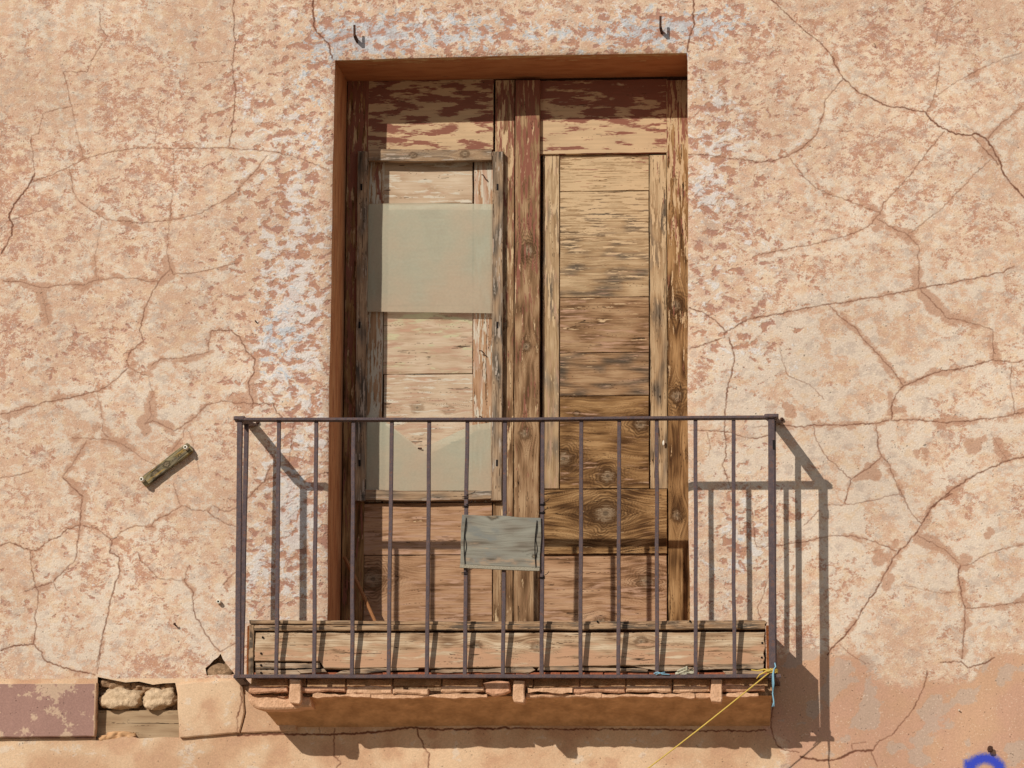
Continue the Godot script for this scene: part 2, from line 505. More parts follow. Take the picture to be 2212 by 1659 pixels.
	crack(j, 0.8, 0, [870, 830, 875, 980])
	var k := [0.33953, 1080.8, 1282.3]
	crack(k, 2.0, 0, [0, 855, 440, 860, 900, 860, 1250, 870, 1690, 870])
	crack(k, 1.4, 0, [1725, 700, 1720, 850, 1750, 960, 1800, 990, 1900, 1010])
	# wide brown fillings where cracks meet
	for s in [[1887, 478, 12], [1984, 624, 14], [2126, 742, 14], [1937, 869, 16], [1883, 1020, 13], [1915, 1187, 15], [2073, 1220, 15], [1921, 1250, 12], [318, 911, 14], [219, 935, 14], [289, 795, 10], [530, 870, 11], [1990, 980, 10], [2110, 960, 12], [2132, 1150, 7], [1700, 885, 9], [1760, 905, 7], [545, 715, 7], [68, 800, 6]]:
		for n in 6:
			stamp_smear(tex_at(s[0] + rng.randf_range(-1, 1) * s[2] * 1.2, s[1] + rng.randf_range(-1, 1) * s[2] * 1.2), s[2] * 0.5 * rng.randf_range(0.6, 1.1), rng.randf_range(0.8, 1.1))

func wall_fields() -> void:
	var fa := Image.create_empty(TW / 16, TH / 16, false, Image.FORMAT_RGBAF)
	fa.fill(Color(0, 0, 0, 0))
	var fb := Image.create_empty(HW, HH, false, Image.FORMAT_RGBAF)
	fb.fill(Color(0, 0, 0, 0))
	blobs(fa, 0, [[650, 330, 80, 230, 0.45], [645, 680, 85, 230, 0.85], [640, 1120, 85, 230, 0.9], [540, 600, 120, 320, 0.28], [520, 180, 150, 160, 0.22], [1640, 420, 110, 300, 0.3], [900, 60, 240, 70, 0.55], [1300, 60, 240, 70, 0.55], [1530, 330, 60, 230, 0.75], [1560, 640, 90, 90, 0.35], [1600, 1170, 80, 150, 0.6], [560, 1260, 50, 120, 0.5], [500, 300, 120, 100, 0.15], [200, 1250, 250, 120, 0.12], [1600, 740, 80, 60, 0.4]])
	blobs(fa, 1, [[670, 260, 60, 180, 0.6], [760, 80, 130, 70, 0.9], [1000, 70, 200, 70, 0.85], [1380, 70, 170, 60, 0.92], [1560, 50, 110, 50, 0.6], [1510, 430, 30, 70, 0.5], [620, 720, 60, 110, 0.7], [570, 730, 50, 120, 0.45], [640, 1060, 50, 180, 0.5], [575, 400, 30, 60, 0.4], [1560, 260, 40, 60, 0.3], [1600, 1180, 50, 70, 0.35], [700, 1290, 30, 60, 0.4]])
	blobs(fa, 2, [[120, 770, 260, 110, 0.3], [300, 380, 420, 330, 0.22], [2000, 60, 330, 120, 0.25], [1600, 240, 90, 150, 0.35], [1560, 470, 80, 90, 0.35], [640, 1000, 110, 330, 0.22], [1100, 70, 420, 60, 0.2], [1830, 420, 260, 110, 0.16], [80, 990, 170, 60, 0.2], [1640, 735, 60, 30, 0.5], [1950, 1340, 200, 90, 0.12]])
	blobs(fa, 3, [[1680, 830, 190, 150, 0.6], [1900, 850, 420, 330, 0.5], [1750, 1150, 200, 200, 0.3], [150, 900, 180, 60, 0.45], [450, 830, 140, 90, 0.45], [90, 40, 330, 60, 0.6], [430, 110, 110, 60, 0.35], [300, 1330, 330, 130, 0.5], [1900, 1250, 260, 150, 0.25], [1650, 1050, 160, 200, 0.4], [600, 1390, 60, 60, 0.4], [560, 280, 70, 80, 0.35], [2150, 1300, 150, 150, 0.3]])
	fa.resize(HW, HH, Image.INTERPOLATE_CUBIC)
	hard(fb, 0, [-400, 1464, 523, 1464, 540, 1520, 700, 1560, 1655, 1560, 1700, 1650, 1720, 1900, -400, 1900])
	var fc := Image.create_empty(HW, HH, false, Image.FORMAT_RGBAF)
	fc.fill(Color(0, 0, 0, 0))
	hard(fc, 1, [1600, 1436, 1700, 1428, 1800, 1436, 1960, 1446, 2080, 1444, 2160, 1432, 2700, 1440, 2700, 1900, 1720, 1900, 1700, 1650, 1655, 1560])
	hard(fb, 2, [-400, 1476, 208, 1474, 207, 1590, -400, 1594])
	fb.resize(HW / 4, HH / 4, Image.INTERPOLATE_BILINEAR)
	fb.resize(HW, HH, Image.INTERPOLATE_CUBIC)
	field_a = fa.get_data().to_float32_array()
	fc.resize(HW / 22, HH / 22, Image.INTERPOLATE_BILINEAR)
	fc.resize(HW, HH, Image.INTERPOLATE_CUBIC)
	field_b = fb.get_data().to_float32_array()
	var base_ := fc.get_data().to_float32_array()
	for i in HW * HH:
		field_b[i * 4 + 1] = base_[i * 4 + 1]

func wall_rows(k: int) -> void:
	var nw := noise(3, 0.02, 2)
	var na := noise(11, 0.052, 5, 0.72)
	var nf := noise(12, 0.15, 3, 0.75)
	var nc := noise(13, 0.038, 5, 0.64)
	var nm := noise(14, 0.012, 3)
	var nb := noise(15, 0.0035, 2)
	var ng := noise(16, 0.33, 2)
	var nd := noise(17, 0.046, 5, 0.6)
	var nl := noise(18, 0.030, 5, 0.58)
	var ns := noise(19, 1.0, 2)
	var cb := PackedByteArray()
	cb.resize(TW * ROWS * 3)
	var hb := PackedFloat32Array()
	hb.resize(TW * ROWS)
	var peach := Vector3(221, 180, 145)
	var cream := Vector3(233, 207, 171)
	var tan_ := Vector3(207, 159, 121)
	var brown := Vector3(196, 142, 108)
	var mauve := Vector3(183, 132, 108)
	var pale := Vector3(229, 209, 181)
	var white := Vector3(226, 219, 207)
	var blue := Vector3(190, 199, 203)
	var fill := Vector3(194, 144, 110)
	var grime_shade := Vector3(112, 70, 52)
	var ochre := Vector3(216, 170, 127)
	var ochre2 := Vector3(229, 192, 148)
	var salmon := Vector3(210, 160, 126)
	var greyp := Vector3(194, 172, 150)
	var purple := Vector3(172, 130, 112)
	var buff := Vector3(212, 178, 142)
	var paint := Vector3(56, 74, 196)
	var gc := tex_at(2127.0, 1668.0)
	var g1 := tex_at(2098.0, 1652.0)
	for yy in ROWS:
		var y := k * ROWS + yy
		for x in TW:
			var i := (y >> 1) * HW + (x >> 1)
			var fw := field_a[i * 4]
			var fbl := field_a[i * 4 + 1]
			var fbr := field_a[i * 4 + 2]
			var fs := minf(field_a[i * 4 + 3], 1.0)
			var wx := x + 5.0 * nw.get_noise_2d(x, y)
			var wy := (y + 5.0 * nw.get_noise_2d(x + 900, y)) * 1.4
			var a := na.get_noise_2d(wx, wy)
			var f := nf.get_noise_2d(wx, wy)
			var c2 := nc.get_noise_2d(wx, wy)
			var m := nm.get_noise_2d(x, y)
			var b := nb.get_noise_2d(x, y)
			var g := ng.get_noise_2d(x, y)
			var d2 := nd.get_noise_2d(wx + 500, wy)
			var fo := clampf((field_b[i * 4] - 0.5 + m * 0.25 + f * 0.12) * 8.0 + 0.5, 0.0, 1.0)
			var fsal := clampf((field_b[i * 4 + 1] - 0.5 + m * 0.45 + a * 0.3 + f * 0.2) * 4.0 + 0.5, 0.0, 1.0)
			var fpur := clampf((field_b[i * 4 + 2] - 0.5) * 4.0 + 0.5, 0.0, 1.0)
			var h := 0.5 + 0.026 * g + 0.05 * m + 0.02 * f
			var col: Vector3
			if fo < 1.0 and fsal < 1.0:
				var near := minf(maxf(maxf(fw, fbl), fbr * 1.6 - 0.25), 1.0)
				var l := nl.get_noise_2d(wx, wy)
				fs = minf(1.0, fs + halo_f[i] * 0.55)
				fs *= 1.0 - clampf((nl.get_noise_2d(x * 0.45, y * 0.5) - 0.08 + f * 0.15) * 7.0, 0.0, 0.8)
				col = peach.lerp(cream, clampf(0.5 + c2 * 1.6 + m * 0.5 + b * 0.6, 0.0, 1.0))
				col = col.lerp(tan_, clampf((f * 0.9 + a * 0.5 + 0.02) * 3.5, 0.0, 0.75) * (1.0 - 0.75 * fs))
				# pale lime coat, still whole in the smooth places
				var vp := c2 * 0.7 + m * 0.45 - 0.40 + fs * 0.95 - f * 0.4
				var kp := clampf(vp * 5.0, 0.0, 1.0)
				col = col.lerp(pale, kp * 0.8)
				h += 0.02 * kp
				# brown where the coats have come off
				var vb := a * 0.75 + f * 0.5 + m * 0.5 + b * 0.4 + fbr * 0.5 - fs * 0.6 - 0.06 - near * 0.3
				var kb := clampf(vb * 5.0, 0.0, 1.0)
				col = col.lerp(brown.lerp(mauve, clampf(0.35 + c2 * 1.3 + fbr * 0.6, 0.0, 1.0)), kb * 0.85)
				h -= 0.04 * kb
				var lip := exp(-pow((vb + 0.035) / 0.04, 2.0))
				col = col.lerp(pale, lip * 0.5)
				h += 0.014 * lip
				# grey and ochre washes
				var wash := nl.get_noise_2d(x * 0.8 + 2000.0, y * 1.1)
				col = col.lerp(greyp, clampf((wash - 0.22) * 4.0, 0.0, 0.45))
				col = col.lerp(ochre2, clampf((-wash - 0.24) * 4.0, 0.0, 0.5))
				# cream flecks that stand proud
				var vc := f * 0.9 - a * 0.2 + c2 * 0.3 - 0.24 - fs * 0.1
				var kc := clampf(vc * 9.0, 0.0, 1.0)
				col = col.lerp(cream, kc * 0.75)
				h += 0.016 * kc
				# near the door the coats come off in bigger scales
				if near > 0.05:
					var v2 := l + near * 0.5 - 0.42 + f * 0.2
					var k2 := clampf(v2 * 13.0, 0.0, 1.0)
					col = col.lerp(mauve.lerp(brown, clampf(0.5 + c2 * 2.0, 0.0, 1.0)), k2 * 0.95)
					h -= 0.07 * k2
					var lip2 := exp(-pow((v2 + 0.03) / 0.035, 2.0)) * near
					col = col.lerp(white, lip2 * 0.6)
					h += 0.02 * lip2
					var vw := d2 * 0.95 + f * 0.3 - l * 0.45 + fw * 0.9 + m * 0.5 - 0.73
					var kw := clampf(vw * 7.0, 0.0, 1.0)
					col = col.lerp(white, kw * 0.76)
					h += 0.035 * kw
					var vl := c2 * 0.95 - f * 0.3 - l * 0.3 + fbl * 0.85 - 0.70
					var kl := clampf(vl * 6.0, 0.0, 1.0)
					col = col.lerp(blue, kl * 0.7)
					h -= 0.03 * kl
				# white specks
				if f * 0.75 + g * 0.7 + d2 * 0.3 > 0.6:
					col = col.lerp(white, 0.6)
				# filler along the cracks
				var vs := smear_f[i] * 1.15 + m * 0.8 + a * 0.45 + f * 0.3 - 0.58
				var ks := clampf(vs * 4.0, 0.0, 1.0) if smear_f[i] > 0.02 else 0.0
				col = col.lerp(fill, ks * 0.74)
				h -= 0.012 * ks
				if fpur > 0.0:
					var pc := purple.lerp(buff, clampf((l * 0.9 + f * 0.3 + m * 0.6 - 0.22) * 9.0, 0.0, 0.9))
					col = col.lerp(pc, fpur)
			if fo > 0.0:
				var oc := ochre.lerp(ochre2, clampf(0.5 + m * 1.6 + b * 1.2 + a * 0.35, 0.0, 1.0))
				oc = oc.lerp(pale, clampf((c2 + m - 0.55) * 5.0, 0.0, 0.6))
				oc = oc.lerp(tan_, clampf((d2 * 0.6 - m - 0.3) * 3.0, 0.0, 0.5))
				if fpur > 0.0:
					oc = oc.lerp(purple.lerp(buff, clampf((nl.get_noise_2d(x * 0.7, y * 0.7) + f * 0.25 + m * 0.6 - 0.16) * 9.0, 0.0, 0.9)), fpur)
				col = oc if fo >= 1.0 else col.lerp(oc, fo)
				h = lerpf(h, 0.49 + 0.012 * g + 0.09 * m + 0.02 * a, fo)
			if fsal > 0.0:
				var oc := salmon.lerp(tan_, clampf(0.4 + m * 1.5 + c2 * 0.6, 0.0, 1.0))
				oc = oc.lerp(ochre, clampf(b * 1.4 + m * 0.6, 0.0, 0.5))
				var gk := 0.6 * clampf((a * 0.3 + m * 1.15 + nb.get_noise_2d(x * 3.0 + 400, y * 3.0) * 0.9 - 0.26) * 16.0, 0.0, 1.0)
				oc = oc.lerp(greyp, gk)
				if f * 0.6 + g * 0.5 + c2 * 0.5 > 0.55:
					oc = oc.lerp(pale, 0.6)
				col = col.lerp(oc, fsal) if fsal < 1.0 and fo < 1.0 else oc
				h = lerpf(h, 0.45 + 0.012 * g + 0.05 * m - 0.018 * gk, fsal)
			# fine grit and weathering
			var run := ns.get_noise_2d(x * 0.045, y * 0.004)
			col *= 1.0 + 0.07 * g + 0.05 * f + 0.045 * b + 0.05 * run * clampf(1.0 - y / 900.0, 0.25, 1.0)
			var lum := col.dot(Vector3(0.3, 0.55, 0.15))
			col = Vector3(lum, lum, lum).lerp(col, 0.885)
			col = Vector3(col.x, col.y * 0.991, col.z * 1.008)
			# pits
			if d2 + g * 0.9 + f * 0.35 < -1.0:
				col *= 0.72
				h -= 0.10
			# open cracks, grime and inner shade painted as one dark brown
			var ck := crack_f[y * TW + x]
			if ck > 0.0:
				col = col.lerp(grime_shade, clampf(ck * 1.25 - 0.08, 0.0, 0.88))
				h -= minf(ck, 1.2) * 0.09
			# blue spray paint, the top of a letter
			var gx := x - gc.x
			var gy := y - gc.y
			if absf(gx) < 60.0 and absf(gy) < 60.0:
				var rr := sqrt(gx * gx / 1.25 + gy * gy)
				var sd := absf(rr - 22.0) if gy < 14.0 else 99.0
				sd = minf(sd, Vector2(x - g1.x, (y - g1.y) * 0.6).length() + 1.0)
				if gx < 0:
					sd = minf(sd, maxf(absf(gx + 25.0), -gy - 12.0))
				var sk := clampf((11.0 - sd + f * 2.5 + g * 2.0) / 7.0, 0.0, 1.0)
				col = col.lerp(paint, sk * 0.94)
			var o := (yy * TW + x) * 3
			cb[o] = clampi(int(col.x), 0, 255)
			cb[o + 1] = clampi(int(col.y), 0, 255)
			cb[o + 2] = clampi(int(col.z), 0, 255)
			hb[yy * TW + x] = h
	rows_c[k] = cb
	rows_h[k] = hb

func wall_texture() -> Array:
	survey_cracks()
	wall_fields()
	var n := TH / ROWS
	rows_c.resize(n)
	rows_h.resize(n)
	var id := WorkerThreadPool.add_group_task(wall_rows, n)
	WorkerThreadPool.wait_for_group_task_completion(id)
	var cb := PackedByteArray()
	var hb := PackedFloat32Array()
	for k in n:
		cb.append_array(rows_c[k])
		hb.append_array(rows_h[k])
	rows_c.clear()
	rows_h.clear()
	return [Image.create_from_data(TW, TH, false, Image.FORMAT_RGB8, cb), Image.create_from_data(TW, TH, false, Image.FORMAT_RF, hb.to_byte_array())]

# Wood. A job: w, h in pixels, mm per pixel, vert (grain upright), colours, and how much paint is left at its two ends.
var jobs: Array[Dictionary] = []
var made := []

func wood_job(i: int) -> void:
	var j := jobs[i]
	var w: int = j.w
	var h: int = j.h
	var mm: float = j.mm
	var vert: bool = j.vert
	var sd: float = j.seed * 913.0
	var base: Vector3 = j.base
	var dark: Vector3 = j.dark
	var pale: Vector3 = j.pale
	var pa: Vector3 = j.paint
	var pb: Vector3 = j.paint2
	var a0: float = j.cover[0]
	var a1: float = j.cover[1]
	var b0: float = j.cover2[0]
	var b1: float = j.cover2[1]
	var s1 := 2.2 if pa == PINK or j.get("soft", false) else 10.0
	var s2 := 2.2 if pb == PINK or j.get("soft", false) else 10.0
	var stain := 0.8 if float(j.grain) > 0.9 else 0.5
	var fx: float = j.get("flake", 15.0)
	var pk: float = j.cover[2] if j.cover.size() > 2 else 1.0
	var gs: float = j.grain
	var knots: Array = j.knots
	var splits: float = j.splits
	var grey: float = j.get("grey", 0.0)
	var n1 := noise(31, 1.0, 3, 0.55)
	var n2 := noise(32, 1.0, 2, 0.5)
	var n3 := noise(33, 1.0, 2, 0.5)
	var n4 := noise(34, 1.0, 5, 0.58)
	var cb := PackedByteArray()
	cb.resize(w * h * 3)
	var hb := PackedFloat32Array()
	hb.resize(w * h)
	var knotc := Vector3(172, 146, 116)
	var long := float(h if vert else w) * mm
	for y in h:
		for x in w:
			var s := (y if vert else x) * mm
			var t := (x if vert else y) * mm
			var go := t
			var inside := 0.0
			var ring := 0.0
			var rim := 0.0
			var swirl := 0.0
			for q in knots:
				var kd: float = (s - q[0]) * 0.7
				var kt: float = t - q[1]
				var r: float = q[2]
				var e := exp(-(kd * kd) / (r * r * 5.0)) * exp(-absf(kt) / (r * 3.2))
				go -= r * 1.9 * e * (1.0 if kt > 0.0 else -1.0)
				var an := atan2(kt, kd)
				var dd := sqrt(kd * kd * 1.5 + kt * kt) * (1.0 + 0.22 * n3.get_noise_2d(cos(an) * 1.4 + q[0], sin(an) * 1.4 + sd))
				var kk := clampf((r - dd) / (r * 0.45) + 0.5, 0.0, 1.0)
				if kk > inside:
					inside = kk
					ring = dd / r
				if r > 17.0:
					swirl = maxf(swirl, exp(-pow((dd - r * 1.2) / (r * 1.6), 2.0)) * clampf(sin(dd * 0.62 + 4.0 * n3.get_noise_2d(s * 0.02, t * 0.03)) * 0.5 + 0.35, 0.0, 1.0))
				rim = maxf(rim, exp(-pow((dd / r - 1.12) / 0.35, 2.0)))
			go += 5.0 * n3.get_noise_2d(s / 260.0 + sd, t / 60.0) + 1.5 * n3.get_noise_2d(s / 60.0, t / 25.0 + sd)
			var ga := n1.get_noise_2d(s / 420.0 + sd, go / 13.0)
			var gb := n2.get_noise_2d(s / 120.0 + sd, go / 2.6)
			var gc := n2.get_noise_2d(s / 260.0 + sd + 20.0, go / 4.2)
			var bl := n3.get_noise_2d(s / 170.0 + sd + 50.0, t / 60.0)
			var v := 0.46 + (ga * 0.5 + gb * 0.24) * gs + bl * stain
			var col := base.lerp(pale, clampf((0.5 - v) * 1.7, 0.0, 1.0)) if v < 0.5 else base.lerp(dark, clampf((v - 0.5) * 1.7, 0.0, 1.0))
			col = col.lerp(dark, clampf((gc - 0.22) * 2.2, 0.0, 0.6) * gs * 0.8)
			if grey > 0.0:
				var lum := (col.x + col.y + col.z) / 3.0
				col = col.lerp(Vector3(lum * 1.10, lum * 0.98, lum * 0.84), clampf(grey + bl, 0.0, 1.0))
			var ht := 0.5 - 0.10 * gs * ga - 0.08 * gs * gb
			if swirl > 0.0:
				col = col.lerp(dark * 0.8, swirl * 0.75)
				ht -= 0.05 * swirl
			if rim > 0.0:
				col = col.lerp(dark * 0.85, rim * 0.55)
				ht -= 0.04 * rim
			if inside > 0.0:
				var kc := knotc.lerp(dark, clampf(0.12 + 0.75 * ring * ring + 0.2 * sin(ring * 9.0 + ga * 6.0) * ring + gb * 0.9 + gc * 0.6, 0.0, 1.0))
				if ring < 0.25 or n3.get_noise_2d(s * 0.35, t * 0.35) > 0.42:
					kc *= 0.72
				col = col.lerp(kc, inside * 0.85)
			var along := s / long
			# open splits along the grain
			var cr := 1.0 - absf(n3.get_noise_2d(s / 700.0 + sd + 77.0, go / 16.0)) * 14.0
			var ck := 0.0
			if cr > 0.55 and n3.get_noise_2d(s / 220.0 + sd, t / 40.0 + 9.0) + splits > 0.42:
				ck = clampf((cr - 0.6) * 3.5, 0.0, 1.0)
			# two coats of old paint, flaking along the grain
			var yk := pow(float(y) / h, pk)
			var av := lerpf(a0, a1, yk)
			var fl := n4.get_noise_2d(s / 150.0 + sd, t / fx) + 0.2 * gb
			var fl2 := n4.get_noise_2d(s / 170.0 + sd + 300.0, t / (fx * 1.2)) + 0.2 * gb
			if av > -0.9:
				var k := clampf((fl * 1.1 + av + bl * 0.4 - ck * 0.4) * s1, 0.0, 1.0)
				col = col.lerp(pa * (1.0 + 0.05 * gb + 0.05 * bl), k * 0.93)
				ht += 0.04 * k
			var bv := lerpf(b0, b1, yk)
			if bv > -0.9:
				var k := clampf((fl2 * 1.1 + bv + bl * 0.3 - ck * 0.4) * s2, 0.0, 1.0)
				col = col.lerp(pb * (1.0 + 0.06 * ga + 0.05 * bl), k * 0.93)
				ht += 0.04 * k
			var lum := col.dot(Vector3(0.3, 0.55, 0.15))
			col = Vector3(lum * 1.02, lum, lum * 0.96).lerp(col, 0.86)
			if ck > 0.0:
				col = col.lerp(dark * 0.42, ck * 0.85)
				ht -= 0.25 * ck
			var o := (y * w + x) * 3
			cb[o] = clampi(int(col.x), 0, 255)
			cb[o + 1] = clampi(int(col.y), 0, 255)
			cb[o + 2] = clampi(int(col.z), 0, 255)
			hb[y * w + x] = ht
	made[i] = [Image.create_from_data(w, h, false, Image.FORMAT_RGB8, cb), Image.create_from_data(w, h, false, Image.FORMAT_RF, hb.to_byte_array())]

func wood(w: int, h: int, mm: float, vert: bool, base: Vector3, dark: Vector3, pale: Vector3, grain: float, paint: Vector3, cover: Array, paint2: Vector3, cover2: Array, knots: Array, splits: float, grey := 0.0, flake := 15.0, soft := false) -> int:
	jobs.append({"w": w, "h": h, "mm": mm, "vert": vert, "base": base, "dark": dark, "pale": pale, "grain": grain, "paint": paint, "cover": cover, "paint2": paint2, "cover2": cover2, "knots": knots, "splits": splits, "grey": grey, "flake": flake, "soft": soft, "seed": float(jobs.size() + 1)})
	return jobs.size() - 1

func grit_texture(n: int, lo: float, freq: float, seed_: int, streak := 1.0) -> Array:
	var a := noise(seed_, freq, 4, 0.6)
	var b := noise(seed_ + 1, freq * 5.0, 2)
	var img := Image.create_empty(n, n, false, Image.FORMAT_RGB8)
	var hi := Image.create_empty(n, n, false, Image.FORMAT_RF)
	for y in n:
		for x in n:
			# fade into a shifted copy so that the tile has no seam
			var u := float(x) / n
			var v := float(y) / n
			var q := a.get_noise_2d(x, y * streak)
			var q2 := a.get_noise_2d(x - n, y * streak)
			var q3 := a.get_noise_2d(x, (y - n) * streak)
			var p := lerpf(q, q2, smoothstep(0.7, 1.0, u))
			p = lerpf(p, q3, smoothstep(0.75, 1.0, v))
			var e := b.get_noise_2d(x, y)
			var k := clampf(0.5 + p * 0.9 + e * 0.25, 0.0, 1.0)
			var c := lerpf(lo, 1.0, k)
			img.set_pixel(x, y, Color(c, lerpf(lo * 0.97, 1.0, k), lerpf(lo * 0.93, 1.0, k)))
			hi.set_pixel(x, y, Color(0.5 + p * 0.4 + e * 0.2, 0, 0))
	return [ImageTexture.create_from_image(img), ImageTexture.create_from_image(hi)]

func mat(col: Color, rough: float, tex: Texture2D = null, hgt: Texture2D = null, hs := 0.0) -> StandardMaterial3D:
	var m := StandardMaterial3D.new()
	m.albedo_color = col
	m.roughness = rough
	m.metallic_specular = 0.3
	if tex:
		m.albedo_texture = tex
	if hgt:
		m.heightmap_enabled = true
		m.heightmap_texture = hgt
		m.heightmap_scale = hs
	return m

func gritty(col: Color, rough: float, scale_: float, hs: float, grit: Array) -> StandardMaterial3D:
	var m := mat(col, rough, grit[0], grit[1], hs)
	m.uv1_triplanar = true
	m.uv1_world_triplanar = true
	m.uv1_scale = Vector3.ONE * scale_
	return m

func C(r: float, g: float, b: float) -> Color:
	return Color(r / 255.0, g / 255.0, b / 255.0)

# ---------------------------------------------------------------- the house front

const XL := -0.627
const XR := 0.623
const YT := 1.151 + BASE
var y_floor := 0.0

func zf(x: float, y: float) -> float:
	return 0.0045 * wob.get_noise_2d(x * 14.0, y * 14.0) + 0.0016 * wob.get_noise_2d(x * 70.0 + 40.0, y * 70.0)

func edge(t: float, id: float) -> float:
	return 0.0045 * wob.get_noise_2d(t * 60.0, id * 77.0) + 0.0022 * wob.get_noise_2d(t * 260.0, id * 33.0)

func pp(u: float) -> float:
	var v := fposmod(u, 2.0)
	return 2.0 - v if v > 1.0 else v

func uvw(x: float, y: float) -> Vector2:
	return Vector2(pp((x + TX) / (2.0 * TX)), pp((TY - (y - BASE)) / (2.0 * TY)))

func grid_lines(lo: float, hi: float, flo: float, fhi: float, snaps: Array) -> Array:
	var o := [lo, hi]
	o.append_array(snaps)
	var t := lo
	while t < hi:
		var near := false
		for s in snaps:
			near = near or absf(t - s) < 0.011
		if not near and t > lo + 0.01:
			o.append(t)
		t += 0.034 if t > flo and t < fhi else 0.2
	o.sort()
	return o

func wall_hole(st: SurfaceTool, xs: Array, ys: Array, r: Array, hole: PackedVector2Array) -> void:
	var mid: float = (r[0] + r[1]) * 0.5
	for half in 2:
		var a: float = r[0] if half == 0 else mid
		var b: float = mid if half == 0 else r[1]
		var xx := [a]
		for x in xs:
			if x > a + 1e-5 and x < b - 1e-5:
				xx.append(x)
		xx.append(b)
		var yy := []
		for y in ys:
			if y >= r[2] - 1e-5 and y <= r[3] + 1e-5:
				yy.append(y)
		var o := PackedVector2Array()
		for x in xx:
			o.append(Vector2(x, r[3]))
		for k in range(yy.size() - 2, -1, -1):
			o.append(Vector2(b, yy[k]))
		for k in range(xx.size() - 2, -1, -1):
			o.append(Vector2(xx[k], r[2]))
		for k in range(1, yy.size() - 1):
			o.append(Vector2(a, yy[k]))
		for pl in Geometry2D.clip_polygons(o, hole):
			var tri := Geometry2D.triangulate_polygon(pl)
			for t in range(0, tri.size(), 3):
				var q := [pl[tri[t]], pl[tri[t + 1]], pl[tri[t + 2]]]
				if (q[1] - q[0]).cross(q[2] - q[0]) > 0.0:
					q = [q[0], q[2], q[1]]
				for v in q:
					st.set_uv(uvw(v.x, v.y))
					st.add_vertex(Vector3(v.x, v.y, zf(v.x, v.y)))

# the broken sides and the back of a hole in the plaster
func hole_shell(hole: PackedVector2Array, depth: float) -> ArrayMesh:
	var st := SurfaceTool.new()
	st.begin(Mesh.PRIMITIVE_TRIANGLES)
	st.set_smooth_group(-1)
	var n := hole.size()
	var c := Vector2.ZERO
	for v in hole:
		c += v / n
	for i in n:
		var a := hole[i]
		var b := hole[(i + 1) % n]
		var k := maxi(1, int(a.distance_to(b) / 0.02))
		for j in k:
			var p := a.lerp(b, float(j) / k)
			var q := a.lerp(b, float(j + 1) / k)
			var p2 := p + (p - c).normalized() * (0.004 + 0.006 * wob.get_noise_2d(p.x * 900, p.y * 900))
			var q2 := q + (q - c).normalized() * (0.004 + 0.006 * wob.get_noise_2d(q.x * 900, q.y * 900))
			if j == 0 or true:
				var v := [Vector3(p.x, p.y, zf(p.x, p.y)), Vector3(q.x, q.y, zf(q.x, q.y)), Vector3(q2.x, q2.y, -depth), Vector3(p2.x, p2.y, -depth)]
				for t in [0, 1, 2, 0, 2, 3]:
					st.set_uv(uvw(v[t].x, v[t].y))
					st.add_vertex(v[t])
				for w in [v[3], v[2], Vector3(c.x, c.y, -depth - 0.004)]:
					st.set_uv(uvw(w.x, w.y))
					st.add_vertex(w)
	st.generate_normals()
	return st.commit()

